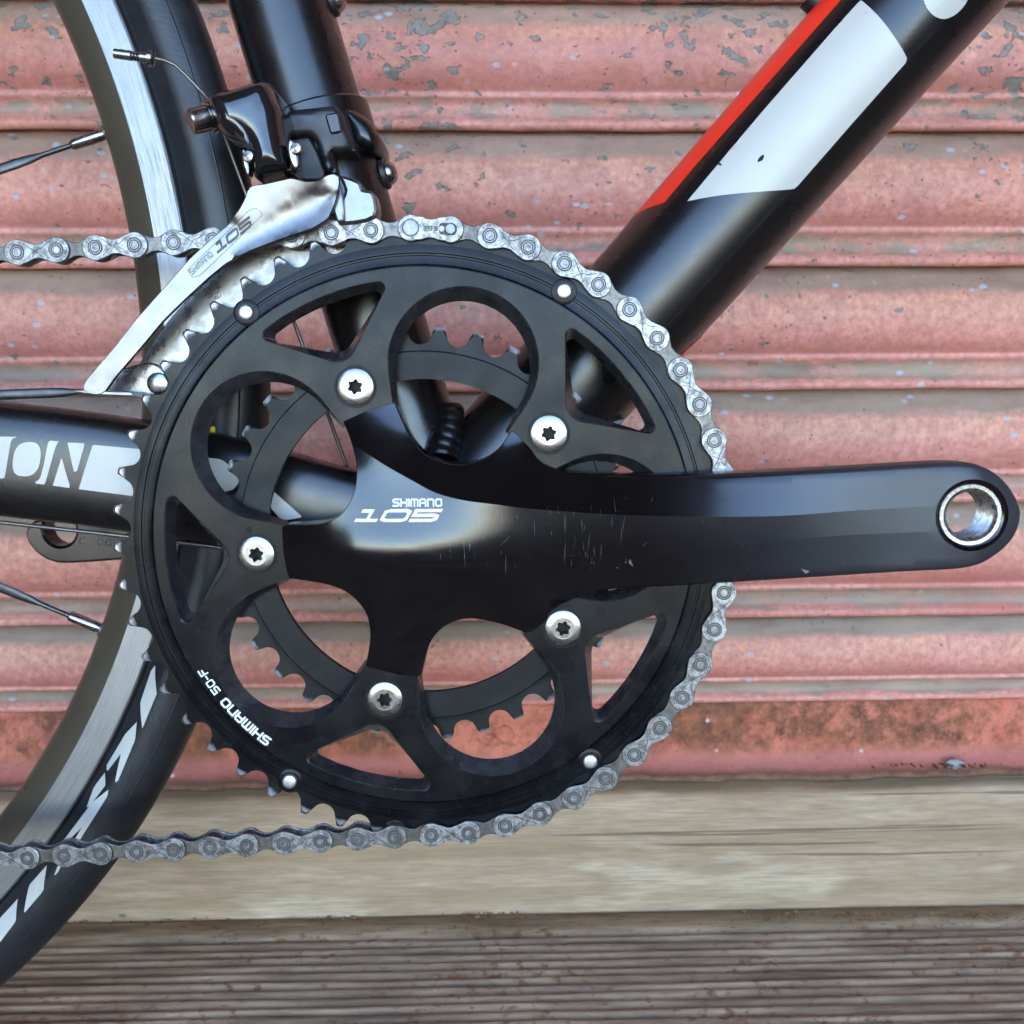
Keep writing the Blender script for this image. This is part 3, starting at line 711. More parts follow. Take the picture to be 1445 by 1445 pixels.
o = mb.build('soil_crumbs', 'dark_soil'); tag(o, 'dark crumbs of soil around the pebble on the rail lip', kind='stuff')
mb = MB()
for k in range(520):
    px = rng.choice([90, 130, 185, 270, 290, 460, 690, 1100, 1230, 1380]) + rng.normal() * 30
    q = atg(px, 1288 + abs(rng.normal()) * 7, GZ)
    a = rng.uniform(0, 6.28); w = rng.uniform(0.4, 2.2); d = rng.uniform(0.3, 0.9); tz = rng.uniform(0.1, 1.0)
    c, s = math.cos(a), math.sin(a)
    mb.add([(q[0] + w * c, q[1] + w * s, GZ + 0.3), (q[0] - d * s, q[1] + d * c, GZ + 0.4 + tz), (q[0] - w * c, q[1] - w * s, GZ + 0.5 + tz), (q[0] + d * s, q[1] - d * c, GZ + 0.2)], [(0, 1, 2), (0, 2, 3)])
o = mb.build('leaf_litter', 'dry_leaf_bits', smooth=False); tag(o, 'crumbled dry leaf bits along the foot of the beam', kind='stuff')

# ------------------------------------------------------------------ the bicycle
bike = bpy.data.objects.new('bicycle', None); C.objects.link(bike); bike.matrix_world = bike_m
tag(bike, 'black road bicycle with red and white down tube leaning at the pink shutter', 'bicycle')
YC = 46.0   # middle plane of the frame

# --- frame tubes
class Pipe:
    def __init__(s, p0, p1, r0, r1=None):
        s.a = np.array(p0, float); s.b = np.array(p1, float); s.r0 = r0; s.r1 = r1 if r1 else r0
        d = s.b - s.a; s.L = np.linalg.norm(d); s.u = d / s.L; s.n = np.array([-s.u[1], s.u[0]])   # n: to the left of the axis
    def r(s, l): return s.r0 + (s.r1 - s.r0) * np.clip(l / s.L, -1, 2)
    def pt(s, l, phi, off=0.12):
        q = s.a + s.u * l + s.n * (s.r(l) + off) * math.sin(phi); return (q[0], YC - (s.r(l) + off) * math.cos(phi), q[1])
    def px(s, px, py):
        y = YC - s.r0
        for _ in range(12):
            q = at(px, py, y) - s.a; l = q @ s.u; pp = np.clip((q @ s.n) / s.r(l), -0.995, 0.995); y = 0.5 * y + 0.5 * (YC - s.r(l) * math.sqrt(1 - pp * pp))
        return l, math.asin(pp)
    def mesh(s, n=64, k=24, ext0=0, ext1=0):
        mb = MB(); ls = np.linspace(-ext0, s.L + ext1, k)
        tube(mb, [(*(s.a + s.u * l)[:1], YC, (s.a + s.u * l)[1]) for l in ls], [float(s.r(l)) for l in ls], n); return mb
    def decal(s, mb, uv, spacing=3.0, off=0.12, m=0):
        "uv: outline in (length, angle)"
        P = np.array([(l, ph * s.r0) for l, ph in uv]); P = resample(orient(P), spacing * 0.6, True); V, Tn, _ = fill([P], spacing)
        b = len(mb.f); mb.add([s.pt(l, w / s.r0, off) for l, w in V], [tuple(t) for t in Tn], m)
        for i in range(b, len(mb.f)):
            q = [np.array(mb.v[k]) for k in mb.f[i]]; nr = np.cross(q[1] - q[0], q[2] - q[0]); cz = (q[0] + q[1] + q[2]) / 3
            ax = s.a + s.u * ((cz[[0, 2]] - s.a) @ s.u); outw = cz - np.array([ax[0], YC, ax[1]])
            if nr @ outw < 0: mb.f[i] = mb.f[i][::-1]
    def decal_px(s, mb, pts, **k): s.decal(mb, [s.px(*p) for p in pts], **k)

BBc = np.array([1.0, 0.0])
# seat tube
el, er = at(335.6, 50, YC), at(482, 50, YC); mid = (el + er) / 2
st = Pipe(BBc, BBc + (mid - BBc) * 1.5, 18.0, 18.0)
st.r0 = st.r1 = abs((er - el) @ st.n) / 2
o = st.mesh().build('seat_tube', 'satin_black_paint', bike)
# down tube
m0 = (at(845, 359, YC) + at(1096, 359, YC)) / 2; m1 = (at(993, 187, YC) + at(1254, 187, YC)) / 2
du = (m1 - m0) / np.linalg.norm(m1 - m0); base = m0 - du * (m0 @ du)
dt = Pipe(base, base + du * 330, 1, 1)
rr0 = abs((at(845, 359, YC) - at(1096, 359, YC)) @ dt.n) / 2; rr1 = abs((at(993, 187, YC) - at(1254, 187, YC)) @ dt.n) / 2
l0, l1 = (m0 - base) @ du, (m1 - base) @ du
dt.r0 = rr0 + (rr1 - rr0) * (0 - l0) / (l1 - l0); dt.r1 = rr0 + (rr1 - rr0) * (330 - l0) / (l1 - l0)
dt.r0 *= 0.985; dt.r1 *= 0.985
down = dt.mesh(80, 24, 0, 40).build('down_tube', 'satin_black_paint', bike)
S = 2.4083
mb = MB(); dt.decal_px(mb, crop((845, 0), [(300, 685), (540, 652), (655, 643), (668, 640), (860, 420), (1050, 205), (1000, 120), (950, 55), (890, 0), (800, 100), (560, 375), (410, 553)], S))
o = mb.build('white_panel', 'white_decal', down); o['label'] = 'slanted white block on the down tube'
la, pa = dt.px(886.5, 311); lb, pb = dt.px(937, 287); lc, pc = dt.px(1180, 8)
mb = MB(); dt.decal(mb, [(la - 2, 1.9), (la, pa), (la + 4, 1.25), (lb, pb), (lb + 15, pb + 0.02), (lc, pc), (345, pc - 0.01), (345, 1.9)])
o = mb.build('red_stripe', 'red_decal', down); o['label'] = 'bright red stripe along the upper edge of the down tube'
mb = MB(); lp, pp_ = dt.px(966, 493); dt.decal(mb, [(lp - 6, -1.45), (lp - 3, -1.2), (lp + 6, -1.32), (lp + 10, -1.6), (lp + 4, -1.9), (lp - 6, -1.9)], spacing=2)
mb.build('red_mark', 'red_decal', down)
mb = MB(); lw, pw = dt.px(1338, -14); dt.decal(mb, [(lw + 9 * math.cos(a), pw + 7.5 / dt.r0 * math.sin(a)) for a in np.linspace(0, 2 * PI, 24, endpoint=False)])
mb.build('white_letter', 'white_decal', down)
mb = MB()
l_a, p_a = dt.px(1077, 310); l_b, p_b = dt.px(1390, -15)
dt.decal(mb, [(30, p_a - .003), (340, p_a - .003), (340, p_a + .003), (30, p_a + .003)], off=0.08)
o = mb.build('decal_edge', 'edge_print', down)
mb = MB()
for (cx, cy, rx_, rz_) in ((1074, 224, 1.5, 0.65), (1016, 232, 0.4, 1.0)):
    l_, p_ = dt.px(cx, cy); dt.decal(mb, [(l_ + rx_ * math.cos(a) * (1 + .3 * math.sin(3 * a)), p_ + rz_ / dt.r0 * math.sin(a)) for a in np.linspace(0, 2 * PI, 12, endpoint=False)], off=0.16, spacing=1.2)
mb.build('paint_chip', 'dark_socket', down)
# bottle boss seen at the upper edge of the down tube
q = at(1152, 2, YC); mb = MB(); e = q + dt.n * 3
tube(mb, [(q[0] - dt.n[0] * 2, YC, q[1] - dt.n[1] * 2), (e[0], YC, e[1])], 5.0, 20); mb.build('bottle_boss', 'matt_black_plastic', down)
# bolts on the front of the seat tube
for (cx, cy) in ((530, 250), (455, 6)):
    q = at(cx, cy, YC); l = (q - st.a) @ st.u; mb = MB()
    c0 = st.a + st.u * l - st.n * (st.r0 - 0.5); n_ = -st.n
    def P3(t_): w = c0 + n_ * t_; return (w[0], YC, w[1])
    tube(mb, [P3(0), P3(1.6), P3(2.2)], [5.4, 5.4, 4.9], 28, 1)
    tube(mb, [P3(2.2), P3(3.2), P3(4.6), P3(5.4), P3(5.7)], [4.3, 4.2, 3.4, 2.0, 0.3], 28, 0)
    mb.build('bottle_bolt', ['bolt_steel', 'matt_black_plastic'], bike)
# bottom bracket shell and cup, weld beads where the tubes meet
mb = MB(); lathe(mb, [(0.1, 12), (19, 12), (20.5, 13), (20.5, 22), (21, 22.5), (21.5, 24), (21.5, 68), (20.5, 69), (0.1, 69)], 48, (1, 0))
mb.build('bottom_bracket', 'satin_black_paint', bike)
mb = MB(); jp = at(636, 575, 36); jq = at(624, 650, 24)
wp = []; wr = []
for k in range(50):
    t_ = k / 49; c = jp + (jq - jp) * t_; wp.append((c[0] + 0.8 * math.sin(t_ * 5), 37 - 9 * t_, c[1])); wr.append(4.4 + 1.8 * t_ + 0.3 * abs(math.sin(t_ * 19)))
tube(mb, wp, wr, 24)
mb.build('weld_bead', 'satin_black_paint', bike)
# drive side chain stay (deep rounded section)
YS = 31.0
cs_px_c = [(-900, 530), (-300, 611), (0, 647), (100, 658), (190, 671), (300, 690), (400, 712), (490, 737), (590, 756)]
cs_c = spline(np.array([at(x, y_, YS) for x, y_ in cs_px_c]), 10)
CS_H = (at(0, 566, YS)[1] - at(0, 728, YS)[1]) / 2
def cs_half(x): return CS_H * (1 - 0.0006 * max(0, x + 100)), 10.5
def cs_mid(x): return np.interp(x, cs_c[:, 0], cs_c[:, 1])
NEXP = 3.2
mb = MB(); sec = []; nn = 48; v = []
for x, z in cs_c:
    hh, hw = cs_half(x)
    for k in range(nn):
        a = 2 * PI * k / nn; c_, s_ = math.cos(a), math.sin(a)
        rr = (abs(c_) ** NEXP + abs(s_) ** NEXP) ** (-1 / NEXP)
        v.append((x, YS - hw * rr * c_, z + hh * rr * s_))
m_ = len(cs_c); mb.add(v, [(i * nn + k, (i + 1) * nn + k, (i + 1) * nn + (k + 1) % nn, i * nn + (k + 1) % nn) for i in range(m_ - 1) for k in range(nn)] + [tuple(range(nn)), tuple((m_ - 1) * nn + k for k in range(nn))[::-1]])
stay = mb.build('chain_stay', 'satin_black_paint', bike, ang=50)
def cs_y(x, z, off=0.12):
    hh, hw = cs_half(x); t_ = min(0.999, abs(z - cs_mid(x)) / hh); return YS - hw * (1 - t_ ** NEXP) ** (1 / NEXP) - off
def cs_px(px, py):
    y_ = YS - 10
    for _ in range(6): q = at(px, py, y_); y_ = cs_y(q[0], q[1], 0)
    return q
def cs_decal(mb, pts):
    P = resample(orient(np.array([cs_px(*p) for p in pts])), 1.5, True); V, Tn, _ = fill([P], 3.0)
    b = len(mb.f); mb.add([(x, cs_y(x, z), z) for x, z in V], [tuple(t) for t in Tn]); face_front(mb, b)
# white band with the black letters left free: shapes between the letters
mb = MB()
W = lambda l: crop((0, 450), l)
cs_decal(mb, W([(-60, 598), (92, 602), (60, 610), (28, 790), (22, 815), (-60, 806)]))
ocx, ocy = 137, 715
cs_decal(mb, W([(ocx + 70 * math.copysign(abs(math.cos(a)) ** 0.7, math.cos(a)) + 14 * -math.sin(a), ocy + 88 * math.copysign(abs(math.sin(a)) ** 0.8, math.sin(a))) for a in np.linspace(0, 2 * PI, 28, endpoint=False)]))
cs_decal(mb, W([(248, 620), (300, 624), (285, 650), (230, 845), (172, 838), (205, 815), (225, 740)]))
cs_decal(mb, W([(345, 630), (435, 634), (392, 782), (378, 780)]))
cs_decal(mb, W([(315, 706), (360, 862), (270, 850)]))
cs_decal(mb, W([(474, 642), (620, 655), (760, 668), (1000, 700), (1130, 716), (1200, 770), (1222, 830), (1190, 870), (1140, 882), (1000, 850), (890, 935), (760, 915), (620, 895), (402, 868)]))
cs_decal(mb, crop((350, 350), [(110, 1222), (280, 1372), (175, 1390), (120, 1330), (104, 1270)]))
o = mb.build('white_lettering', 'white_decal', stay); o['label'] = 'white band with the black letters T O N on the chain stay'

# --- rear wheel (full circle, its left half lies outside the picture)
wheel = bpy.data.objects.new('rear_wheel', None); C.objects.link(wheel); wheel.parent = bike; wheel.location = (WHEEL[0] * MM, YC * MM, WHEEL[1] * MM)
N = 320
mb = MB()
lathe(mb, [(289.5, 2.5), (289.5, -2.5), (290.5, -5.0), (292.5, -7.2), (300.6, -9.8)], N, m=0)
lathe(mb, [(300.6, -9.8), (300.9, -10.0), (310.8, -10.3), (311.4, -9.9), (311.4, -8.6), (309, -8.4)], N, m=1)
lathe(mb, [(309, 8.4), (311.4, 8.6), (311.4, 9.9), (310.8, 10.3), (300.9, 10.0)], N, m=1)
lathe(mb, [(300.9, 10.0), (292.5, 7.2), (290.5, 5.0), (289.5, 2.5)], N, m=0)
mb.build('rim', ['dark_anodised_rim', 'brake_track_aluminium'], wheel, ang=30)
mb = MB(); prof = []
for k in range(41):
    a = -0.62 * PI + 1.24 * PI * k / 40
    rr = 12.6; prof.append((323.6 + rr * math.cos(a), rr * 1.0 * math.sin(a)))
# moulded ribs on the sidewall
tp = []
for r_, y_ in prof:
    tp.append((r_, y_))
lathe(mb, [(309.5, -8.6), (311.6, -8.9), (312.4, -7.6), (313.4, -8.0)] + [p for p in tp if p[0] > 314.0] + [(314.6, 9.6), (312.2, 9.3), (309.5, 8.6)], N)
for rr_, hh_ in ((328.2, 0.35),):
    yy = -math.sqrt(12.6 ** 2 - (rr_ - 323.6) ** 2)
    lathe(mb, [(rr_ - .45, yy + .1), (rr_ - .15, yy - hh_), (rr_ + .15, yy - hh_), (rr_ + .45, yy + .1)], N)
tyre = mb.build('tyre', 'tyre_rubber', wheel, ang=50)
def ty_y(x, z, off=0.14):
    r_ = math.hypot(x, z); t_ = r_ - 323.6; return -math.sqrt(max(0.1, 12.6 ** 2 - t_ * t_)) - off
def ty_px(px, py):
    y_ = -10.0
    for _ in range(8): q = at(px, py, YC + y_) - np.array(WHEEL); y_ = ty_y(q[0], q[1], 0)
    return q
mb = MB()
def ty_decal(pts):
    P = resample(orient(np.array([ty_px(*p) for p in pts])), 1.5, True); V, Tn, _ = fill([P], 2.5); b = len(mb.f)
    mb.add([(x, ty_y(x, z), z) for x, z in V], [tuple(t) for t in Tn]); face_front(mb, b)
W = lambda l: crop((0, 800), l)
ty_decal(W([(792, 500), (770, 530), (716, 690), (726, 824), (800, 645), (792, 570)]))
ty_decal(W([(698, 790), (640, 850), (545, 1010), (545, 1045), (618, 950), (585, 1100), (600, 1095), (690, 880)]))
ty_decal(W([(535, 1048), (480, 1120), (440, 1230), (460, 1215), (540, 1110)]))
ty_decal(W([(553, 1135), (470, 1200), (325, 1392), (345, 1398), (420, 1325), (372, 1405), (395, 1412), (550, 1165)]))
W = lambda l: crop((0, 1045), l)
ty_decal(W([(240, 635), (150, 735), (122, 882), (222, 765)]))
ty_decal(W([(92, 805), (0, 905), (-60, 980), (-60, 1090), (5, 1022), (82, 920)]))
ty_decal(W([(300, 630), (275, 690), (290, 680), (320, 625)]))
o = mb.build('white_lettering', 'white_decal', tyre); o['label'] = 'angular white lettering on the tyre sidewall'
mb = MB(); ty_decal(crop((0, 450), [(1075, 548), (1098, 545), (1098, 632), (1058, 632)]))
o = mb.build('yellow_label', 'yellow_decal', tyre); o['label'] = 'small yellow mark on the tyre'
mb = MB(); lathe(mb, [(0.1, -64), (10, -64), (10, -40), (24, -26), (24, -22), (12, -18), (12, 34), (22, 38), (22, 42), (10, 46), (10, 62), (0.1, 62)], 48)
mb.build('hub', 'matt_black_plastic', wheel)
spoke_off = {0: 17.0, 1: 25.0, 2: -14.0}
qa = [at(152, 191, YC) - np.array(WHEEL), at(205, 549, YC) - np.array(WHEEL), at(147, 886, YC) - np.array(WHEEL)]
angs = [math.degrees(math.atan2(q[1], q[0])) for q in qa]
for k in range(20):
    if k < 3: a = angs[k]; off = [-17.0, -25.0, 14.0][k]
    else: a = angs[2] - 18.0 * (k - 2); off = (-18.0, 18.0)[k % 2]
    e = pol(290.0, a); hub = pol(24.0, a) + np.array([-math.sin(R_(a)), math.cos(R_(a))]) * off
    y1 = 0.0; y0 = -24.0 if (k % 2 == 0 or k < 3) else 38.0
    A = Vector((e[0], y1 - 2.0, e[1])); B = Vector((hub[0], y0, hub[1])); d = (B - A); Ln = d.length; d /= Ln
    mb = MB()
    tube(mb, [A + d * 2, A + d * 14], 0.95, 12, 0)
    side = d.cross(Vector((0, 1, 0))).normalized(); yv = side.cross(d).normalized()
    rng_l = [13.5, 15, 24, 29, 34, Ln * 0.6, Ln - 20, Ln]; wz = [0.95, 0.95, 0.95, 1.6, 1.85, 1.85, 1.2, 1.0]; wy = [0.95, 0.95, 0.95, 0.6, 0.5, 0.5, 0.8, 1.0]
    v = []; nn = 12
    for l, a_, b_ in zip(rng_l, wz, wy):
        for j in range(nn):
            t_ = 2 * PI * j / nn; v.append(A + d * l + side * a_ * math.cos(t_) + yv * b_ * math.sin(t_))
    mb.add(v, [(i * nn + j, i * nn + (j + 1) % nn, (i + 1) * nn + (j + 1) % nn, (i + 1) * nn + j) for i in range(len(rng_l) - 1) for j in range(nn)], 1)
    tube(mb, [A + d * 0.2, A + d * 2.5, A + d * 12.5, A + d * 13.5], [1.5, 2.1, 1.95, 1.5], 14, 0)
    tube(mb, [A - d * 1.2, A + d * 0.6], [3.2, 3.0], 16, 2)
    mb.build('spoke', ['bolt_steel', 'spoke_steel', 'dark_anodised_rim'], wheel)

# --- cables
def at3(px, py, Y): q = at(px, py, Y); return (q[0], Y, q[1])
mb = MB(); tube(mb, [at3(-120, 722, 30), at3(0, 737, 30), at3(180, 757, 31), at3(300, 771, 33), at3(420, 790, 40)], 0.75, 10)
mb.build('gear_cable', 'cable_steel', bike)
mb = MB(); tube(mb, [at3(300, 148, 21), at3(318, 194, 24), at3(347, 273, 27), at3(414, 452, 32), at3(487, 652, 36), at3(520, 740, 42)], 0.7, 10)
mb.build('derailleur_cable', 'cable_steel', bike)

# --- far crank arm (opposite side)
mb = MB()
def farp(l): return [at(x, y_, 103) for x, y_ in crop((0, 450), l)]
po = farp([(700, 1035), (400, 1015), (215, 1020), (150, 1045), (128, 1090), (140, 1140), (190, 1200), (260, 1238), (350, 1248), (640, 1228), (900, 1200), (1500, 1120), (1500, 1000)])
po = orient(np.r_[spline(po[1:11], 5), np.array(po[11:]), np.array(po[:1])])
hc = at(85, 750, 103) ; hc = at(84, 748, 103)
hole = np.array([hc + pol(7.2, 360 * k / 32) for k in range(32)])[::-1]
hole2 = np.array([hc + pol(8.4, 360 * k / 32) for k in range(32)])[::-1]
plate(mb, [(103, [offset(po, -1.2), hole2]), (103.8, [offset(po, -0.3), hole]), (105, [po, hole]), (114, [po, hole]), (115, [offset(po, -1), hole2])])
far = mb.build('far_crank_arm', 'black_anodised_crank', bike)
mb = MB()
tq, tl = lettering('C  005', 3.0, 0.7, 0.5, 0.16)
b0_ = at(113, 768, 103); put_text(mb, tq, lambda u, v_, e: (b0_[0] + u, 102.93 - e, b0_[1] + v_ - u * 0.07)); face_front(mb)
mb.build('stamped_lettering', 'dark_print', far)

# --- chainrings
BOLT0 = 112.34; B_ANG = [BOLT0 - 72 * k for k in range(5)]
K0 = 98.44   # angle of chain pin k = 0;  pin k at K0 - 7.2 k
def tooth_loop(nt, pitch_r, roller, tip, phase, half_tip):
    "teeth with round gullets for the rollers"
    L = []; st_ = 360.0 / nt
    for k in range(nt):
        c = phase - st_ * k
        L += [pol(tip - 0.35, c + (half_tip + 0.35) / tip * 57.3), pol(tip, c + half_tip / tip * 57.3), pol(tip, c - half_tip / tip * 57.3), pol(tip - 0.35, c - (half_tip + 0.35) / tip * 57.3)]
        g = c - st_ / 2; ctr = pol(pitch_r, g)
        for i in range(9):
            L.append(ctr + pol(roller, g + 180 - 72 + 144 * i / 8))
    return orient(np.array(L))
def scallop_loop(c_r, rad, inner, half, fmax=112.0):
    "inner contour of the ring: five tabs reaching in to radius `inner`, round bays between them"
    L = []
    for k in range(5):
        b = B_ANG[k]; m = b - 36
        for i in range(7): L.append(pol(inner, b + half - 2 * half * i / 6))
        ctr = pol(c_r, m)
        for i in range(37):
            f = fmax - 2 * fmax * i / 36; L.append(ctr + pol(rad, m + f))
    return orient(np.array(L))
def slot_loop(b, r_out, half, r_in, rv=3.0):
    inner_ = half - 6.4
    outer = [pol(r_out, b + half)] + [pol(r_out, b + inner_ - 2 * inner_ * i / 8) for i in range(9)] + [pol(r_out, b - half)]
    P = outer + [pol(r_in, b)]
    return orient(fillet(P, [2.2] + [0] * 9 + [2.2, rv], 9))
crank_set = bpy.data.objects.new('outer_chainring', None); C.objects.link(crank_set); crank_set.parent = bike
mb = MB()
cir = lambda r, n=180: orient(np.array([pol(r, 360.0 * k / n) for k in range(n)]))
sf, sm, sb = scallop_loop(60.0, 24.6, 45.6, 11.2), scallop_loop(60.0, 24.2, 45.6, 11.3), scallop_loop(58.2, 22.0, 45.6, 12.4)
slf = [slot_loop(b, 85.7, 16.4, 62.0, 6.5) for b in B_ANG]; slm = [slot_loop(b, 85.3, 16.2, 62.8, 6.2) for b in B_ANG]; slb = [slot_loop(b, 83.2, 15.2, 66.4, 6.0) for b in B_ANG]
bh = [orient(np.array([pol(55, b) + pol(4.2, 12.0 * k) for k in range(30)])) for b in B_ANG]
plate(mb, [(-2.3, [cir(89.0), sf] + slf + bh), (-1.9, [cir(89.3), sm] + slm + bh), (2.6, [cir(89.3), sb] + slb + bh)], wm=1)
lathe(mb, [(89.0, -2.3), (89.35, -2.2), (89.9, -1.55), (90.2, -1.45), (92.5, -1.35), (92.8, -0.95), (93.3, -0.95), (93.6, -1.3), (94.2, -1.3), (96.2, -0.98)][::-1], 240)
c96 = cir(96.0, 240)
TP = K0 + 3.6
full = tooth_loop(50, 101.13, 4.0, 103.4, TP, 0.85); cutl = tooth_loop(50, 101.13, 4.12, 102.5, TP, 0.45)
plate(mb, [(-0.95, [cutl, c96]), (-0.4, [full, c96]), (0.4, [full, c96]), (0.95, [cutl, c96])])
lathe(mb, [(88, 2.0), (96.5, 0.95)], 240)
mb.build('toothed_plate', ['black_chainring_metal', 'machined_edge'], crank_set, ang=28)
# ramps behind the teeth, pegs on the face
for r_, a in ((93.4, 126.8), (93.6, 60.06), (93.5, -53.1), (94.3, -119.2)):
    mb = MB(); lathe(mb, [(4.2, -0.9), (4.2, -1.75), (3.9, -1.9), (2.5, -1.9)], 28, m=1); lathe(mb, [(2.5, -1.9), (2.5, -2.5), (2.3, -2.8), (1.9, -3.0), (1.0, -3.08), (0.02, -3.1)], 28, m=0)
    q = pol(r_, a); o = mb.build('peg', ['bright_rivet', 'black_chainring_metal'], crank_set); o.location = (q[0] * MM, 0, q[1] * MM)
# chainring bolts
mb = MB(); q_out = cir(6.05, 48)
star = []
for k in range(48):
    a = 360.0 * k / 48; star.append(pol(2.2 + 0.34 * math.cos(R_(6 * a)), a))
star = orient(np.array(star))
lathe(mb, [(3.35, -3.35), (3.6, -3.38), (5.45, -2.98), (5.9, -2.8), (6.05, -2.55), (6.05, -1.0)][::-1], 48)
plate(mb, [(-3.22, [cir(3.36, 48), star[::-1]]), (1.2, [cir(3.36, 48), star[::-1]])], 0, back=False, wm=2)
lathe(mb, [(3.1, 1.1), (0.02, 1.2)][::-1], 24, m=1)
lathe(mb, [(6.9, -2.36), (6.2, -2.36)], 48, m=1)
bolt_me = None
for b in B_ANG:
    if bolt_me is None: o = mb.build('chainring_bolt', ['bolt_steel', 'dark_socket', 'pin_steel'], crank_set, ang=30); bolt_me = o.data
    else: o = bpy.data.objects.new('chainring_bolt', bolt_me); C.objects.link(o); o.parent = crank_set
    q = pol(55, b); o.location = (q[0] * MM, 0, q[1] * MM); o.rotation_euler = (0, R_(random.uniform(0, 60)), 0)
mb = MB(); q = at(352, 748, -2.3); lathe(mb, [(1.1, -2.36), (0.02, -2.36)], 16, q); mb.build('index_hole', 'dark_socket', crank_set)
# ring lettering
mb = MB()
def ring_map(a0, r0): return lambda u, v_, e: (*(pol(r0 + v_, a0 - u / r0 * 57.3) * [1, 1])[:1], -2.36 - e, pol(r0 + v_, a0 - u / r0 * 57.3)[1])
t1, L1 = lettering('SHIMANO', 3.3, 0.78, 0.32, 0.22); k_ = 20.4 / L1; t1 = [([(u * k_, v_) for u, v_ in q], l) for q, l in t1]
put_text(mb, t1, ring_map(-127.6, 84.9))
t2, L2 = lettering('50-F', 3.0, 0.8, 0.36, 0.2); k_ = 9.2 / L2; t2 = [([(u * k_, v_) for u, v_ in q], l) for q, l in t2]
put_text(mb, t2, ring_map(-143.6, 85.0)); face_front(mb)
o = mb.build('lettering', 'white_print', crank_set); o['label'] = 'white lettering SHIMANO 50-F'

mb = MB()
inn = []
for k in range(5):
    b = B_ANG[k]; m = b - 36; P = [pol(44.0, b + 10), pol(44.0, b - 10)]
    inn += P; c = [pol(46, m + 25.5), pol(53.5, m + 27.5)] + arc(53.5, m + 20, m - 20, 12) + [pol(53.5, m - 27.5), pol(46, m - 25.5)]
    inn += list(fillet(np.array([pol(44.0, b - 10)] + c + [pol(44.0, m - 26)]), [0, 0, 7.0] + [0] * 13 + [7.0, 0, 0], 7))[1:-1]
inn = orient(np.array(inn))
c65 = cir(64.2, 170)
full = tooth_loop(34, 68.8, 3.9, 70.7, K0 + 8.0, 1.6); cutl = tooth_loop(34, 68.8, 4.05, 69.8, K0 + 8.0, 0.95)
plate(mb, [(6.2, [cir(62.4, 170), inn]), (8.6, [cir(62.4, 170), inn])])
lathe(mb, [(62.4, 6.2), (62.9, 6.7), (64.3, 6.8)][::-1], 170)
plate(mb, [(6.8, [cutl, c65]), (7.35, [full, c65]), (8.0, [full, c65]), (8.4, [cutl, c65])])
lathe(mb, [(62.3, 8.6), (64.3, 8.4)], 170)
mb.build('inner_chainring', 'black_inner_ring_metal', bike, ang=28)

# --- crank arm with its spider: traced outline and ridges, heights in mm in front of the ring plane
def curve(l, n=8): return spline(np.array(l, float), n)
out = []
out += [(485, 595, 2.4), (520, 579, 2.4), (556, 569, 2.4)]
V1 = curve([(556, 569, 2.4), (566, 592, 3.4), (580, 620, 4.8), (602, 644, 6.2), (640, 657, 7.0), (678, 651, 6.4), (704, 634, 4.6), (723, 607, 2.4)])
TOP = curve([(747, 632, 2.4), (761, 651, 4.4), (785, 663, 6.2), (820, 671, 8.0), (899, 677, 11.5), (977, 677, 14.6), (1045, 675, 18.0), (1211, 667, 22.6), (1349, 660, 24.4), (1388, 666, 23.8), (1413, 682, 23.8), (1430, 706, 23.8), (1436, 728, 23.8), (1427, 756, 23.8), (1402, 780, 23.8), (1363, 796, 24.2), (1266, 802, 22.6), (1045, 816, 16.6), (965, 821, 13.2), (877, 826, 9.4), (830, 836, 7.0), (800, 848, 4.8), (783, 858, 2.8), (771, 876, 2.4)])
V2 = curve([(745.7, 894, 2.4), (725, 886, 3.6), (700, 878, 5.0), (660, 872, 6.0), (627, 883, 5.4), (607, 905, 4.2), (599, 930, 3.0), (593, 956, 2.4)])
V3 = curve([(516, 941, 2.4), (521, 917, 3.0), (523, 891, 4.4), (516, 863, 5.4), (494, 838, 5.4), (466, 825, 4.6), (433, 819, 3.4), (406.6, 815, 2.4)])
V4 = curve([(398, 741.5, 2.4), (415, 741.5, 4.6), (435, 741.5, 7.6), (457, 739.5, 9.8), (480, 728, 10.8), (496, 706, 10.8), (503, 682, 10.2), (503.5, 655, 9.0), (498, 630, 7.4), (491, 609, 4.6), (485, 595, 2.4)])
trace = np.r_[np.array(out[:2]), V1, TOP, V2[:], V3, np.array([(400, 778, 2.4)]), V4[:-1]]
def lift(Q): return np.array([(*at(x, y_, -h), h) for x, y_, h in Q])
O3 = resample(lift(trace), 2.2, True); O3 = O3 if np.allclose(orient(O3[:, :2])[0], O3[0, :2]) else O3[::-1]
UR = lift(curve([(499, 630, 8.0), (516, 639, 9.4), (544, 657, 11.2), (585, 680, 13.0), (616, 696, 14.0), (654, 706, 15.4), (700, 712, 16.9), (748, 718, 17.9), (866, 726, 19.6), (977, 729, 21.1), (1100, 728, 22.8), (1200, 721, 24.0), (1316, 714, 25.0)]))
LR = lift(curve([(522, 934, 2.8), (535, 923, 4.2), (577, 888, 7.8), (632, 855, 10.6), (700, 826, 13.0), (811, 802, 15.6), (877, 790, 16.8), (977, 777.5, 18.8), (1100, 764, 21.2), (1183, 756, 23.0), (1316, 750, 25.0)]))
SP = lift(curve([(404, 781, 2.8), (425, 783, 6.2), (450, 785, 10.0), (480, 787, 13.0), (515, 788, 14.9), (560, 788, 16.4), (640, 782, 17.2), (748, 766, 17.2), (866, 757, 18.9), (977, 753, 20.5), (1100, 746, 22.3), (1200, 738, 23.8), (1316, 732, 25.0)]))
UR, LR, SP = [resample(q, 2.2) for q in (UR, LR, SP)]
PC = at(1371.6, 727.3, -25.0); PH = 25.0
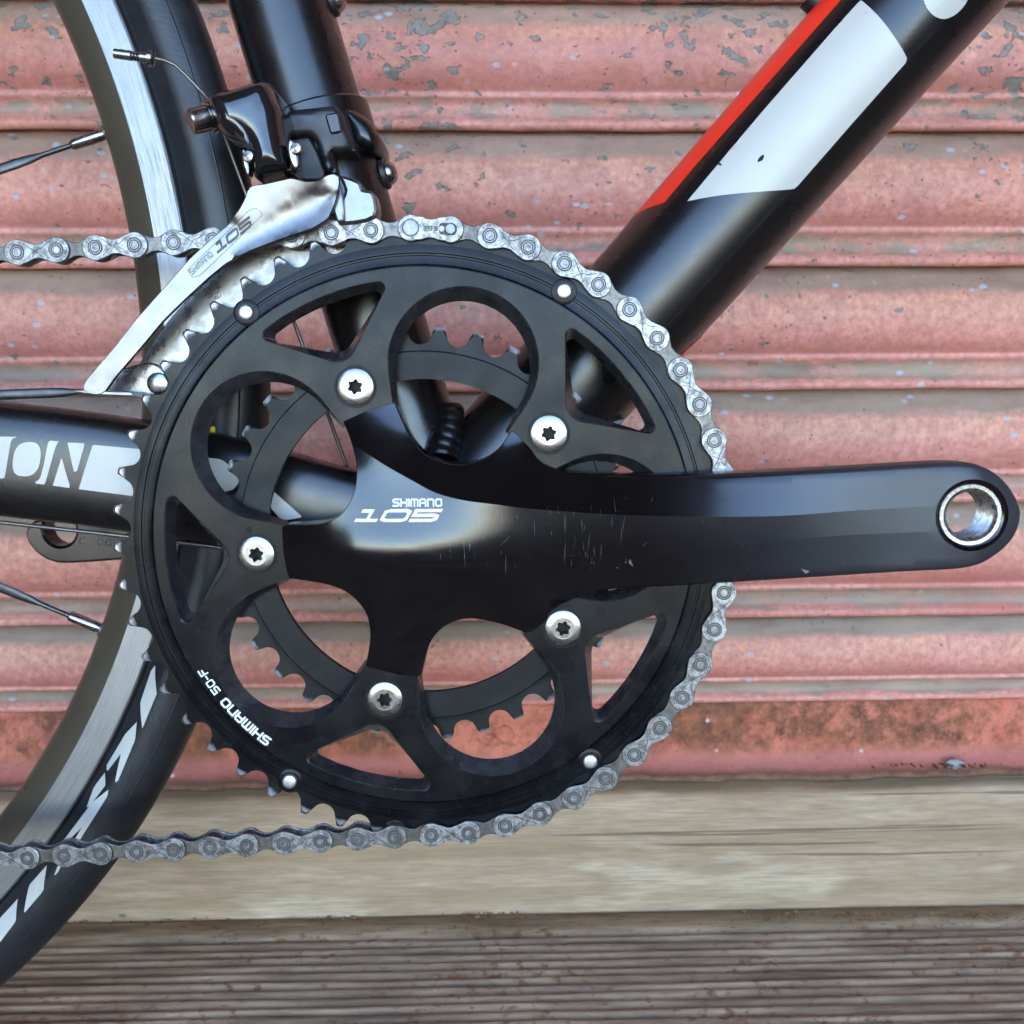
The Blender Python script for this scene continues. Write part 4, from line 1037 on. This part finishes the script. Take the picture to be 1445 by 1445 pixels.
hole = np.array([PC + pol(11.0, 360 * k / 48) for k in range(48)])[::-1]
pl = lambda Q: Q[(segdist(Q[:, :2], O3[:, :2]) > 1.0) & (np.linalg.norm(Q[:, :2] - PC, axis=1) > 12.2)]
UR, LR, SP = pl(UR), pl(LR), pl(SP)
V, Tn, idx = fill([O3[:, :2], hole], 2.3, [UR[:, :2], LR[:, :2], SP[:, :2]])
nV = len(V); H = np.full(nV, np.nan)
for i, h in zip(idx[0], O3[:, 2]): H[i] = h
for i in idx[1]: H[i] = PH
for L_, Q in zip(idx[2:], (UR, LR, SP)):
    for i, h in zip(L_, Q[:, 2]): H[i] = h
nb = [set() for _ in range(nV)]
for a, b, c in Tn: nb[a] |= {b, c}; nb[b] |= {a, c}; nb[c] |= {a, b}
free = np.isnan(H); fi = np.where(free)[0]; pos = -np.ones(nV, int); pos[fi] = np.arange(len(fi))
cot = [dict() for _ in range(nV)]
for tri in Tn:
    for q in range(3):
        i, j, k = tri[q], tri[(q + 1) % 3], tri[(q + 2) % 3]
        e1, e2 = V[i] - V[k], V[j] - V[k]; cw = max(0.02, 0.5 * (e1 @ e2) / max(1e-9, abs(e1[0] * e2[1] - e1[1] * e2[0])))
        cot[i][j] = cot[i].get(j, 0) + cw; cot[j][i] = cot[j].get(i, 0) + cw
A = np.zeros((len(fi), len(fi))); bvec = np.zeros(len(fi))
for r_, i in enumerate(fi):
    A[r_, r_] = sum(cot[i].values()) or 1
    for j, cw in cot[i].items():
        if free[j]: A[r_, pos[j]] -= cw
        else: bvec[r_] += H[j] * cw
H[fi] = np.linalg.solve(A, bvec)
fixed = np.zeros(nV, bool)
for L_ in (idx[0], idx[1], idx[2], idx[3]): fixed[L_] = True
used_v = np.unique(Tn)
for it in range(14):
    Hn = H.copy()
    for i in used_v:
        if not fixed[i] and nb[i]: Hn[i] = 0.5 * H[i] + 0.5 * sum(H[j] * cw for j, cw in cot[i].items()) / sum(cot[i].values())
    H = Hn
mb = MB(); base_i = mb.add([(x, -h, z) for (x, z), h in zip(V, H)], [tuple(t) for t in Tn])
for L_ in (idx[2], idx[3]):
    for i, j in zip(L_[:-1], L_[1:]): mb.sharp.add(tuple(sorted((base_i + i, base_i + j))))
for q in range(len(idx[0])):
    i, j = idx[0][q], idx[0][(q + 1) % len(idx[0])]
    if V[i][0] < 52: mb.sharp.add(tuple(sorted((base_i + i, base_i + j))))
# rounded edge, side wall and back
P0 = O3[:, :2]; h0 = O3[:, 2]; n = len(P0)
armw = np.clip((P0[:, 0] - 45) / 25, 0, 1)
yback = np.where(P0[:, 0] > 62, -h0 + 13.5, 5.5 - np.clip((P0[:, 0] - 35) / 27, 0, 1) * (5.5 + h0 - 13.5))
rings = [(P0, -h0), (offset(P0, 0.10 + 0.5 * armw), -h0 + 0.10 + 0.25 * armw), (offset(P0, 0.2 + 1.1 * armw), -h0 + 0.3 + 0.9 * armw), (offset(P0, 0.25 + 1.35 * armw), -h0 + 0.6 + 2.2 * armw), (offset(P0, 0.25 + 1.3 * armw), yback - 1.5), (offset(P0, -0.5 * np.ones(n)), yback)]
prev = [base_i + i for i in idx[0]]
for Q, yy in rings[1:]:
    b = mb.add([(q[0], y_, q[1]) for q, y_ in zip(Q, yy)], [])
    for i in range(n):
        j = (i + 1) % n; mb.f.append((prev[i], b + i, b + j, prev[j])); mb.mi.append(0)
    prev = [b + i for i in range(n)]
Vb, Tb, ib = fill([rings[-1][0], np.array([PC + pol(9.0, 360 * k / 48) for k in range(48)])[::-1]])
ybk = np.array([np.interp(0, [0], [0])] * len(Vb)); nn_ = [int(np.argmin(np.linalg.norm(P0 - q, axis=1))) for q in Vb]
mb.add([(q[0], yback[k], q[1]) for q, k in zip(Vb, nn_)], [tuple(t[::-1]) for t in Tb])
crank = mb.build('crank_arm', 'black_anodised_crank', bike, ang=34)
from mathutils.kdtree import KDTree
kd = KDTree(nV)
for i in used_v: kd.insert((V[i][0], V[i][1], 0), int(i))
kd.balance()
def crank_h(x, z):
    w = 0; s_ = 0
    for co, i, d in kd.find_n((x, z, 0), 6):
        k_ = 1 / (d * d + 0.05); w += k_; s_ += k_ * H[i]
    return s_ / w
# exact height by triangle lookup
from mathutils.bvhtree import BVHTree
bvh = BVHTree.FromPolygons([Vector((x, z, h)) for (x, z), h in zip(V, np.nan_to_num(H))], [tuple(int(k) for k in t) for t in Tn])
def crank_h(x, z):
    r_ = bvh.ray_cast(Vector((x, z, 100)), Vector((0, 0, -1)))
    return r_[0].z if r_[0] is not None else 14.0
def crank_px(px, py):
    h = 15.0
    for _ in range(5): q = at(px, py, -h); h = crank_h(*q)
    return q
def crank_text(mb, quads, L_, p0, p1, hpx, m=0):
    a, b = crank_px(*p0), crank_px(*p1); u = (b - a) / np.linalg.norm(b - a); k_ = np.linalg.norm(b - a) / L_; vv = np.array([-u[1], u[0]])
    def mf(uu, v_, e):
        q = a + u * uu * k_ + vv * v_; return (q[0], -crank_h(*q) - 0.05 - e, q[1])
    put_text(mb, quads, mf, m, 3)
mb = MB()
tq, L_ = lettering('SHIMANO', 2.6, 0.85, 0.34, 0.22); crank_text(mb, tq, L_, (555, 715), (623, 715), 0)
tq, L_ = lettering('105', 4.1, 1.75, 0.42, 0.25, 0.55); crank_text(mb, tq, L_ + 2.0, (502, 736.5), (622, 736.5), 0)
face_front(mb); o = mb.build('lettering', 'white_print', crank); o['label'] = 'pale lettering SHIMANO 105 on the crank'
# fine scratches along the rubbed middle of the arm
mb = MB()
for k in range(74):
    px = (rng.choice([640, 700, 790, 850]) + rng.normal() * 26) if k < 62 else rng.uniform(500, 1300); py = rng.uniform(716, 800) if k < 62 else rng.uniform(690, 800)
    q = crank_px(px, py); ln = rng.uniform(0.8, 3.0) if k % 3 else rng.uniform(3.5, 7.5); a = R_(90 + rng.normal() * 4) if k < 62 else rng.uniform(0, PI); w = rng.uniform(0.01, 0.04)
    d = np.array([math.cos(a), math.sin(a)]); s_ = np.array([-d[1], d[0]]) * w; pts = []
    for j in range(5):
        t_ = j / 4 - 0.5; c_ = q + d * ln * t_
        for sg in (-1, 1): e = c_ + s_ * sg * (1 - abs(t_) * 1.6); pts.append((e[0], -crank_h(*e) - 0.02, e[1]))
    mb.add(pts, [(2 * j, 2 * j + 1, 2 * j + 3, 2 * j + 2) for j in range(4)])
for (px, py) in ((1132, 808), (1138, 806), (1128, 812), (884, 795), (890, 793), (870, 800)):
    q = crank_px(px, py); pts = [(e[0], -crank_h(*e) - 0.03, e[1]) for e in (q + rng.normal(size=2) * 0.8 for _ in range(3))]; mb.add(pts, [(0, 1, 2)])
face_front(mb); o = mb.build('scratches', 'scratch_metal', crank, smooth=False); o['kind'] = 'stuff'
# steel thread for the pedal
mb = MB()
lathe(mb, [(11.0, -PH), (10.7, -PH + 0.3), (10.2, -PH + 0.8), (9.5, -PH + 1.1)][::-1], 64, m=1); lathe(mb, [(9.5, -PH + 1.1), (9.3, -PH + 0.95), (8.2, -PH + 1.0), (7.9, -PH + 1.4)][::-1], 64)
th = [(7.9, -PH + 1.4)]; y_ = -PH + 1.5
while y_ < -PH + 13.0:
    th += [(7.75, y_ + 0.1), (7.0, y_ + 0.55), (7.0, y_ + 0.72), (7.75, y_ + 1.17)]; y_ += 1.27
lathe(mb, (th + [(9.5, -PH + 13.6)])[::-1], 64)
o = mb.build('pedal_thread', ['worn_thread_steel', 'black_anodised_crank'], crank, ang=25); o.location = (PC[0] * MM, 0, PC[1] * MM)
o['label'] = 'bare steel threaded pedal hole'

# --- chain
chain = bpy.data.objects.new('chain', None); C.objects.link(chain); chain.parent = bike
PIT = 12.7; RP = 101.13
pins = {}
for k in range(1, 26): pins[k] = pol(RP, K0 - 7.2 * k)
ul = at(9, 357, -3); d0 = ul - pins[1]; d0 /= np.linalg.norm(d0)
for k in range(0, -19, -1): pins[k] = pins[k + 1] + d0 * PIT
ll = at(22, 1212, -3); d1 = ll - pins[25]; d1 /= np.linalg.norm(d1)
for k in range(26, 48): pins[k] = pins[k - 1] + d1 * PIT
def peanut(rad, waist, n=14):
    "figure-of-eight plate between (0,0) and (12.7,0)"
    L = []
    for (cx, s_) in ((PIT, 1), (0, -1)):
        for i in range(n + 1):
            a = R_(-118 + 236 * i / n); L.append((cx + s_ * rad * math.cos(a), s_ * rad * math.sin(a)))
        L_ = L[-1]
        xm = PIT / 2
        if s_ == 1: L += [(xm + 2.6, waist + 0.75), (xm + 1.3, waist + 0.15), (xm, waist), (xm - 1.3, waist + .15), (xm - 2.6, waist + .75)]
        else: L += [(xm - 2.6, -waist - 0.75), (xm - 1.3, -waist - 0.15), (xm, -waist), (xm + 1.3, -waist - .15), (xm + 2.6, -waist - .75)]
    return orient(np.array(L))
po_, pi_ = peanut(4.15, 2.25), peanut(4.05, 2.15)
mo = MB(); slab(mo, po_, -3.05, -2.1, 0.22); slab(mo, po_, 2.1, 3.05, 0.22)
for cx in (0, PIT):
    lathe(mo, [(0.02, -3.02), (0.85, -3.02), (0.95, -3.22), (1.3, -3.22), (1.36, -3.10), (1.72, -3.10), (1.78, -3.2), (2.0, -3.2), (2.1, -3.0)][::-1], 20, (cx, 0), m=2)
    lathe(mo, [(1.95, -3.10), (2.45, -3.09)][::-1], 20, (cx, 0), m=1)
    lathe(mo, [(1.38, -3.108), (1.70, -3.108)][::-1], 20, (cx, 0), m=1)
    lathe(mo, [(2.0, 3.0), (1.9, 3.2), (0.02, 3.25)][::-1], 16, (cx, 0))
def stroke_line(mb, pts, w, y_, m):
    A_, B_ = ribbon(pts, w); b = mb.add([(*a[:1], y_, a[1]) for a in A_] + [(*c[:1], y_, c[1]) for c in B_], [], m); n_ = len(pts)
    s0 = len(mb.f)
    for i in range(n_ - 1): mb.f.append((b + i, b + n_ + i, b + n_ + i + 1, b + i + 1)); mb.mi.append(m)
    face_front(mb, s0)
stroke_line(mo, spline([(2.3, 2.6), (4.6, 0.9), (6.3, -0.3), (8.1, -1.9)], 4), 0.22, -3.062, 1)
stroke_line(mo, spline([(4.6, -2.0), (6.4, 0.3), (8.1, 0.9), (10.4, 2.6)], 4), 0.22, -3.066, 1)
stroke_line(mo, spline([(2.3, -2.6), (4.1, -1.0), (5.2, 0.0), (4.0, 1.2)], 4), 0.12, -3.070, 1)
stroke_line(mo, spline([(10.4, -2.6), (8.6, -1.0), (7.4, 0.0), (8.7, 1.2)], 4), 0.12, -3.074, 1)
for (cx, a0, txt) in ((0, 150, 'KMC'), (PIT, -20, 'X10')):
    tq, L_ = lettering(txt, 0.85, 0.75, 0.5, 0.2)
    s0 = len(mo.f)
    put_text(mo, tq, lambda u, v_, e, cx=cx, a0=a0: (cx + (2.75 + v_) * math.cos(R_(a0) - u / 3.0), -3.062 - e, (2.75 + v_) * math.sin(R_(a0) - u / 3.0)), 1, 1); face_front(mo, s0)
mi_ = MB(); slab(mi_, pi_, -2.05, -1.25, 0.2); slab(mi_, pi_, 1.25, 2.05, 0.2)
for cx in (0, PIT): lathe(mi_, [(3.9, -1.2), (3.9, 1.2)][::-1], 24, (cx, 0), m=1)
# quick link: a pin through a keyhole
mq = MB(); slab(mq, peanut(4.25, 2.9), -3.05, -2.1, 0.3); slab(mq, po_, 2.1, 3.05, 0.22)
lathe(mq, [(0.02, -3.2), (2.3, -3.2), (2.45, -3.0)][::-1], 24, (0, 0), m=2)
lathe(mq, [(2.5, -3.075), (2.8, -3.075)][::-1], 24, (0, 0), m=1)
kh = orient(fillet([(9.0, 1.9), (13.6, 1.9), (14.8, 0.9), (14.8, -0.9), (13.6, -1.9), (9.0, -1.9)], [1.2, 1, 1, 1, 1, 1.2], 4))
s0 = len(mq.f); Vk, Tk, _ = fill([kh]); mq.add([(x, -3.075, z) for x, z in Vk], [tuple(t) for t in Tk], 1)
lathe(mq, [(0.02, -3.5), (1.5, -3.5), (1.75, -3.3), (1.75, -3.0)][::-1], 20, (PIT, 0), m=2)
lathe(mq, [(0.9, -3.13), (0.02, -3.13)], 12, (9.9, 0), m=2)
tq, L_ = lettering('10S', 1.5, 0.75, 0.45, 0.2); s0 = len(mq.f)
put_text(mq, tq, lambda u, v_, e: (4.1 + u, -3.08 - e, v_ - 0.8), 1, 1); face_front(mq, s0)
protos = {}
for k in sorted(pins):
    if k + 1 not in pins: continue
    a, b = pins[k], pins[k + 1]
    kind = 'quick_link' if k == 1 else ('outer_link' if k % 2 else 'inner_link')
    if kind not in protos:
        src, mt = {'quick_link': (mq, ['chain_plate_steel', 'chain_grime', 'pin_steel']), 'outer_link': (mo, ['chain_plate_steel', 'chain_grime', 'pin_steel']), 'inner_link': (mi_, ['chain_inner_steel', 'roller_steel'])}[kind]
        o = src.build(kind, mt, chain, ang=35); protos[kind] = o.data
        if kind == 'quick_link': o['label'] = 'joining link with an oval keyhole'
    else:
        o = bpy.data.objects.new(kind, protos[kind]); C.objects.link(o); o.parent = chain
    o.location = (a[0] * MM, 0, a[1] * MM); o.rotation_euler = (0, -math.atan2(b[1] - a[1], b[0] - a[0]), 0)
# material variation between links comes from the object's own place
for nm in ('chain_plate_steel', 'chain_inner_steel'):
    nt = MATS[nm].node_tree; oi = nt.nodes.new('ShaderNodeObjectInfo'); tc = [n_ for n_ in nt.nodes if n_.type == 'TEX_COORD'][0]
    va = nt.nodes.new('ShaderNodeVectorMath'); va.operation = 'ADD'; nt.links.new(tc.outputs['Object'], va.inputs[0]); nt.links.new(oi.outputs['Location'], va.inputs[1])
    for n_ in nt.nodes:
        if n_.type == 'TEX_NOISE': nt.links.new(va.outputs[0], n_.inputs['Vector'])

# --- front derailleur
fd = bpy.data.objects.new('front_derailleur', None); C.objects.link(fd); fd.parent = bike
D = lambda l: crop((200, 50), l)
YO = -7.0
def cage_outer():
    Hh = lambda x, y_: 0
    ol = D([(555, 775), (640, 765), (770, 735), (840, 755), (915, 750), (950, 718), (1015, 712), (1005, 790), (985, 860), (955, 930), (930, 950), (870, 985), (780, 1015), (680, 1050), (560, 1095), (470, 1140), (432, 1160)]) \
        + [(296, 390), (262, 421), (230, 452), (199, 489), (160.5, 533), (148, 551), (140, 557), (112, 553), (124.6, 533), (163, 489), (191, 453), (236, 403)] + D([(250, 1140), (370, 1030), (450, 965), (510, 890), (540, 830)])
    hs = []
    for (x, y_) in ol:
        hs.append(0.0)
    P = np.array([at(x, y_, YO) for x, y_ in ol]); P = orient(resample(fillet(P, 3.0, 3), 1.6, True))
    cre = lambda l: np.array([at(x, y_, YO) for x, y_ in D(l)])
    c1 = resample(spline(cre([(990, 800), (880, 795), (780, 840), (690, 900), (600, 970), (520, 1040), (450, 1105)]), 5), 1.6)
    c2 = resample(spline(cre([(960, 830), (880, 860), (760, 930), (640, 1010), (540, 1075), (480, 1115)]), 5), 1.6)
    c1 = c1[segdist(c1, P) > 1.0]; c2 = c2[segdist(c2, P) > 1.0]
    V, Tn, idx = fill([P], 1.5, [c1, c2])
    nV = len(V); H = np.full(nV, np.nan)
    H[idx[1]] = 0.4; H[idx[2]] = -1.1
    for i in idx[0]:
        x, z = V[i]
        H[i] = 0.0
    # lower skirt leans back to the chain, tail leans out
    top_l = at(*D([(770, 735)])[0], YO); low_r = at(*D([(955, 930)])[0], YO)
    for i in idx[0]:
        d_c2 = np.min(np.linalg.norm(c2 - V[i], axis=1)); below = V[i][1] < np.interp(V[i][0], c2[::-1, 0] if c2[0, 0] > c2[-1, 0] else c2[:, 0], c2[::-1, 1] if c2[0, 0] > c2[-1, 0] else c2[:, 1])
        if V[i][0] > c2[:, 0].min() - 1: H[i] = 0.6 if below else 1.2
    nbr = [set() for _ in range(nV)]
    for a, b, c in Tn: nbr[a] |= {b, c}; nbr[b] |= {a, c}; nbr[c] |= {a, b}
    fr = np.isnan(H); H[fr] = 0.0
    for it in range(300):
        Hn = H.copy()
        for i in np.where(fr)[0]:
            if nbr[i]: Hn[i] = sum(H[j] for j in nbr[i]) / len(nbr[i])
        H = Hn
    for it in range(10):
        Hn = H.copy(); 
        for i in range(nV):
            if nbr[i] and i not in set(idx[0]): Hn[i] = 0.5 * H[i] + 0.5 * sum(H[j] for j in nbr[i]) / len(nbr[i])
        H = Hn
    # the tail plate leans: its upper edge stands back
    cz = at(250, 450, YO)
    def yy(x, z, h):
        t_ = np.clip((cz[1] + 18 - z) / 60, 0, 1)
        return YO - h - 0.5 + 1.2 * t_
    mb = MB(); b = mb.add([(x, yy(x, z, h), z) for (x, z), h in zip(V, H)], [tuple(t) for t in Tn])
    L_ = [b + i for i in idx[0]]; n_ = len(L_); P2 = offset(P, 0.35); prev = L_
    for off_, dy in ((0.22, 0.18), (0.35, 0.5), (0.35, 1.2), (0.0, 1.5)):
        q = offset(P, off_); b2 = mb.add([(x, yy(x0, z0, H[i]) + dy, z) for (x, z), i, (x0, z0) in zip(q, idx[0], P)], [])
        for i in range(n_): mb.f.append((prev[i], b2 + i, b2 + (i + 1) % n_, prev[(i + 1) % n_])); mb.mi.append(0)
        prev = [b2 + i for i in range(n_)]
    b3 = mb.add([(x, yy(x, z, h) + 1.5, z) for (x, z), h in zip(V, H)], [tuple(t[::-1]) for t in Tn])
    return mb, yy, (V, Tn, H)
mbc, cage_y, cg = cage_outer()
cage = mbc.build('outer_cage_plate', 'polished_cage_steel', fd, ang=30); cage['label'] = 'polished cage plate with dark lettering SHIMANO 105'
cb = BVHTree.FromPolygons([Vector((x, z, -cage_y(x, z, h))) for (x, z), h in zip(cg[0], cg[2])], [tuple(int(k) for k in t) for t in cg[1]])
def cage_surf(x, z):
    r_ = cb.ray_cast(Vector((x, z, 100)), Vector((0, 0, -1))); return -r_[0].z if r_[0] is not None else YO
mb = MB()
def cage_text(txt, p0, p1, h, wd, gp, stv, skew=0.0):
    a, b = at(*p0, YO), at(*p1, YO); u = (b - a) / np.linalg.norm(b - a); vv = np.array([-u[1], u[0]]); tq, L_ = lettering(txt, h, wd, gp, stv, skew); k_ = np.linalg.norm(b - a) / (L_ + skew * h)
    def mf(uu, v_, e): q = a + u * uu * k_ + vv * v_; return (q[0], cage_surf(*q) - 0.14 - e, q[1])
    put_text(mb, tq, mf, 0, 3)
cage_text('SHIMANO', *D([(262, 1222), (368, 1125)]), 1.9, 0.8, 0.35, 0.16)
cage_text('105', *D([(392, 1112), (580, 965)]), 3.0, 1.6, 0.4, 0.26, 0.5)
# the thin framed box round the small word
bx_ = [at(*p, YO) for p in D([(235, 1195), (262, 1235), (300, 1225), (620, 918), (598, 885), (560, 890), (235, 1195)])]
bq = resample(np.array(bx_), 1.5); A_, B_ = ribbon(bq, 0.14)
b = mb.add([(p[0], cage_surf(*p) - 0.13, p[1]) for p in A_] + [(p[0], cage_surf(*p) - 0.13, p[1]) for p in B_], [])
for i in range(len(bq) - 1): mb.f.append((b + i, b + len(bq) + i, b + len(bq) + i + 1, b + i + 1)); mb.mi.append(0)
face_front(mb); mb.build('lettering', 'dark_print', fd)
# inner cage plate behind the ring
mb = MB()
L_ = [pol(111.0, 154 - (154 - 103) * i / 30) for i in range(31)] + [pol(95.0, 103 + (152 - 103) * i / 30) for i in range(31)]
slab(mb, L_, 5.2, 6.6, 0.4)
tailp = [at(x, y_, 5) for x, y_ in [(112, 552), (165, 524), (208, 512), (230, 520), (240, 541), (228, 556), (200, 559), (140, 558)]]
slab(mb, spline(np.array(tailp), 4, True), 4.0, 6.4, 0.6)
mb.build('inner_cage_plate', 'dirty_inner_cage_steel', fd, ang=30)
mb = MB(); q = at(222, 541, 3.0); lathe(mb, [(0.02, 2.8), (2.9, 2.9), (3.6, 3.3), (3.7, 4.2)][::-1], 24, q)
mb.build('tail_rivet', 'bolt_steel', fd)
mb = MB(); qa_ = [at(x, y_, 0) for x, y_ in [(116, 551), (138, 557), (200, 559), (196, 553), (140, 551)]]
slab(mb, qa_, -6.5, 5.0, 0.3); mb.build('tail_spacer', 'polished_cage_steel', fd)
# bridge joining the two plates at the front
mb = MB(); br = [at(x, y_, -4) for x, y_ in D([(1010, 715), (1110, 745), (1130, 785), (1185, 805), (1190, 930), (1040, 965), (1000, 950), (1010, 860), (1035, 790)])]
slab(mb, spline(np.array(br), 3, True), -4.5, 6.0, 1.0)
br = [at(x, y_, -5.5) for x, y_ in D([(985, 800), (1012, 760), (1030, 830), (1035, 945), (1000, 955), (972, 880)])]
slab(mb, br, -6.2, -4.0, 0.6)
mb.build('cage_bridge', 'polished_cage_steel', fd, ang=40)
# black knuckle with clamp bolt
kn = np.array([at(x, y_, 2) for x, y_ in D([(345, 315), (400, 290), (440, 283), (560, 245), (625, 236), (665, 262), (690, 325), (715, 385), (728, 470), (745, 560), (765, 690), (700, 722), (590, 735), (568, 680), (550, 610), (515, 555), (450, 530), (405, 495), (372, 430), (350, 370)])])
mb = MB(); pillow(mb, spline(kn, 4, True), 2.0, 24.0, 7.5, 7.5, 1.3); mb.build('link_arm', 'gloss_black_derailleur', fd, ang=60)
mb = MB(); hi_ = np.array([at(x, y_, -4) for x, y_ in D([(385, 345), (430, 310), (470, 330), (520, 400), (560, 500), (580, 600), (560, 640), (530, 560), (470, 500), (400, 460), (378, 400)])])
pillow(mb, spline(hi_, 4, True), -2.0, 6.0, 3.2, 4.0, 1.3); mb.build('link_arm_rib', 'gloss_black_derailleur', fd, ang=60)
a = Vector(at3(293, 166, 6)); b_ = Vector(at3(270, 172, 3)); mb = MB()
d_ = (b_ - a).normalized(); tube(mb, [a + d_ * -8, a, a + d_ * 0.1, b_, b_ + d_ * 0.6], [4.6, 4.6, 4.0, 4.0, 3.5], 28, 0)
tube(mb, [a - d_ * 3.2, a - d_ * 1.2], 5.6, 28, 1)
mb.build('cable_bolt', ['bolt_steel', 'gloss_black_derailleur'], fd, ang=30)
for (cx, cy, rx_, ry_, y_) in ((346, 228, 1.0, 4.0, -2.0), (413, 217, 1.5, 4.6, -3.0)):
    q = at(cx, cy, y_); mb = MB(); P = [q + np.array([rx_ * math.cos(t_) + 0.25 * ry_ * math.sin(t_) * -0.6, ry_ * math.sin(t_)]) for t_ in np.linspace(0, 2 * PI, 28, endpoint=False)]
    slab(mb, P, y_, y_ + 6, 0.6); mb.build('pivot_washer', 'bolt_steel', fd)
    mb = MB(); lathe(mb, [(0.02, y_ - 1.6), (1.6, y_ - 1.2), (2.0, y_ - .2), (2.0, y_ + 1)][::-1], 20, q + np.array([1.2, 1.5])); mb.build('pivot_pin', 'bolt_steel', fd)
# bracket and clamp on the seat tube
mb = MB(); bk = np.array([at(x, y_, 18) for x, y_ in D([(705, 385), (800, 370), (985, 350), (1012, 380), (1060, 520), (1080, 580), (985, 600), (960, 585), (985, 690), (940, 700), (900, 600), (880, 530), (850, 505), (735, 520), (715, 470)])])
pillow(mb, bk, 20.0, 36.0, 2.0, 2.0, 1.5); mb.build('bracket', 'matt_black_plastic', fd, ang=50)
mb = MB(); bk = np.array([at(x, y_, 24) for x, y_ in D([(735, 515), (850, 500), (900, 590), (940, 700), (920, 745), (830, 748), (770, 700), (745, 600)])])
slab(mb, bk, 22.0, 36.0, 0.8); mb.build('bracket_foot', 'matt_black_plastic', fd)
mb = MB(); bk = np.array([at(x, y_, 22) for x, y_ in D([(945, 420), (1015, 408), (1035, 510), (975, 522)])])
slab(mb, fillet(orient(bk), 1.0, 3), 17.2, 30, 0.6); mb.build('hinge_plate', 'satin_black_paint', fd)
lc = []
for p in D([(1060, 470), (1100, 600)]): lc.append((at(*p, YC) - st.a) @ st.u)
lcl = (at(*D([(920, 470)])[0], YC - st.r0) - st.a) @ st.u
mb = MB(); rb = st.r0 + 2.2
ls = [lcl - 10.5, lcl - 10.2, lcl - 9.4, lcl + 9.4, lcl + 10.2, lcl + 10.5]; rs = [st.r0 - .5, rb - .7, rb, rb, rb - .7, st.r0 - .5]
tube(mb, [(*(st.a + st.u * l)[:1], YC, (st.a + st.u * l)[1]) for l in ls], rs, 64, caps=False); mb.build('band_clamp', 'satin_black_paint', fd, ang=30)
mb = MB(); bk = np.array([at(x, y_, YC - 8) for x, y_ in D([(1010, 355), (1140, 425), (1195, 480), (1222, 545), (1215, 595), (1195, 612), (1090, 590), (1065, 510), (1030, 420)])])
pillow(mb, spline(bk, 4, True), YC - 12, YC + 12, 5.0, 6.0, 1.5); mb.build('clamp_lug', 'satin_black_paint', fd, ang=60)
# cable tail and its crimped end
mb = MB(); tube(mb, [at3(x, y_, Y_) for (x, y_), Y_ in zip(crop((0, 0), [(790, 298), (840, 308), (890, 330), (950, 385), (1010, 450), (1060, 505), (1085, 530)]), (2, 2, 2.5, 3, 4, 5, 7))], 0.62, 10)
mb.build('cable_tail', 'cable_steel', fd)
mb = MB(); e0, e1 = Vector(at3(*crop((0, 0), [(580, 272)])[0], 2)), Vector(at3(*crop((0, 0), [(785, 300)])[0], 2)); d_ = e1 - e0
tube(mb, [e0, e0 + d_ * .02, e0 + d_ * .42, e0 + d_ * .44, e0 + d_ * .48, e0 + d_ * .52, e0 + d_ * .56, e0 + d_ * .60, e0 + d_ * .64, e0 + d_ * .68, e0 + d_ * .86, e0 + d_ * .88, e0 + d_ * .98, e0 + d_], [0.8, 1.5, 1.55, 1.55, 1.1, 1.55, 1.1, 1.55, 1.1, 1.6, 1.6, 2.5, 2.5, 1.7], 18)
mb.build('cable_end', 'bolt_steel', fd, ang=30)
# cable guide under the down tube
mb = MB(); bk = [at(x, y_, YC - 6) for x, y_ in crop((650, 300), [(715, 1040), (760, 1008), (798, 1030), (765, 1065), (830, 1050), (800, 1085), (760, 1090)])]
slab(mb, bk, YC - 12, YC + 6, 0.6); mb.build('cable_guide', 'grey_print', bike)
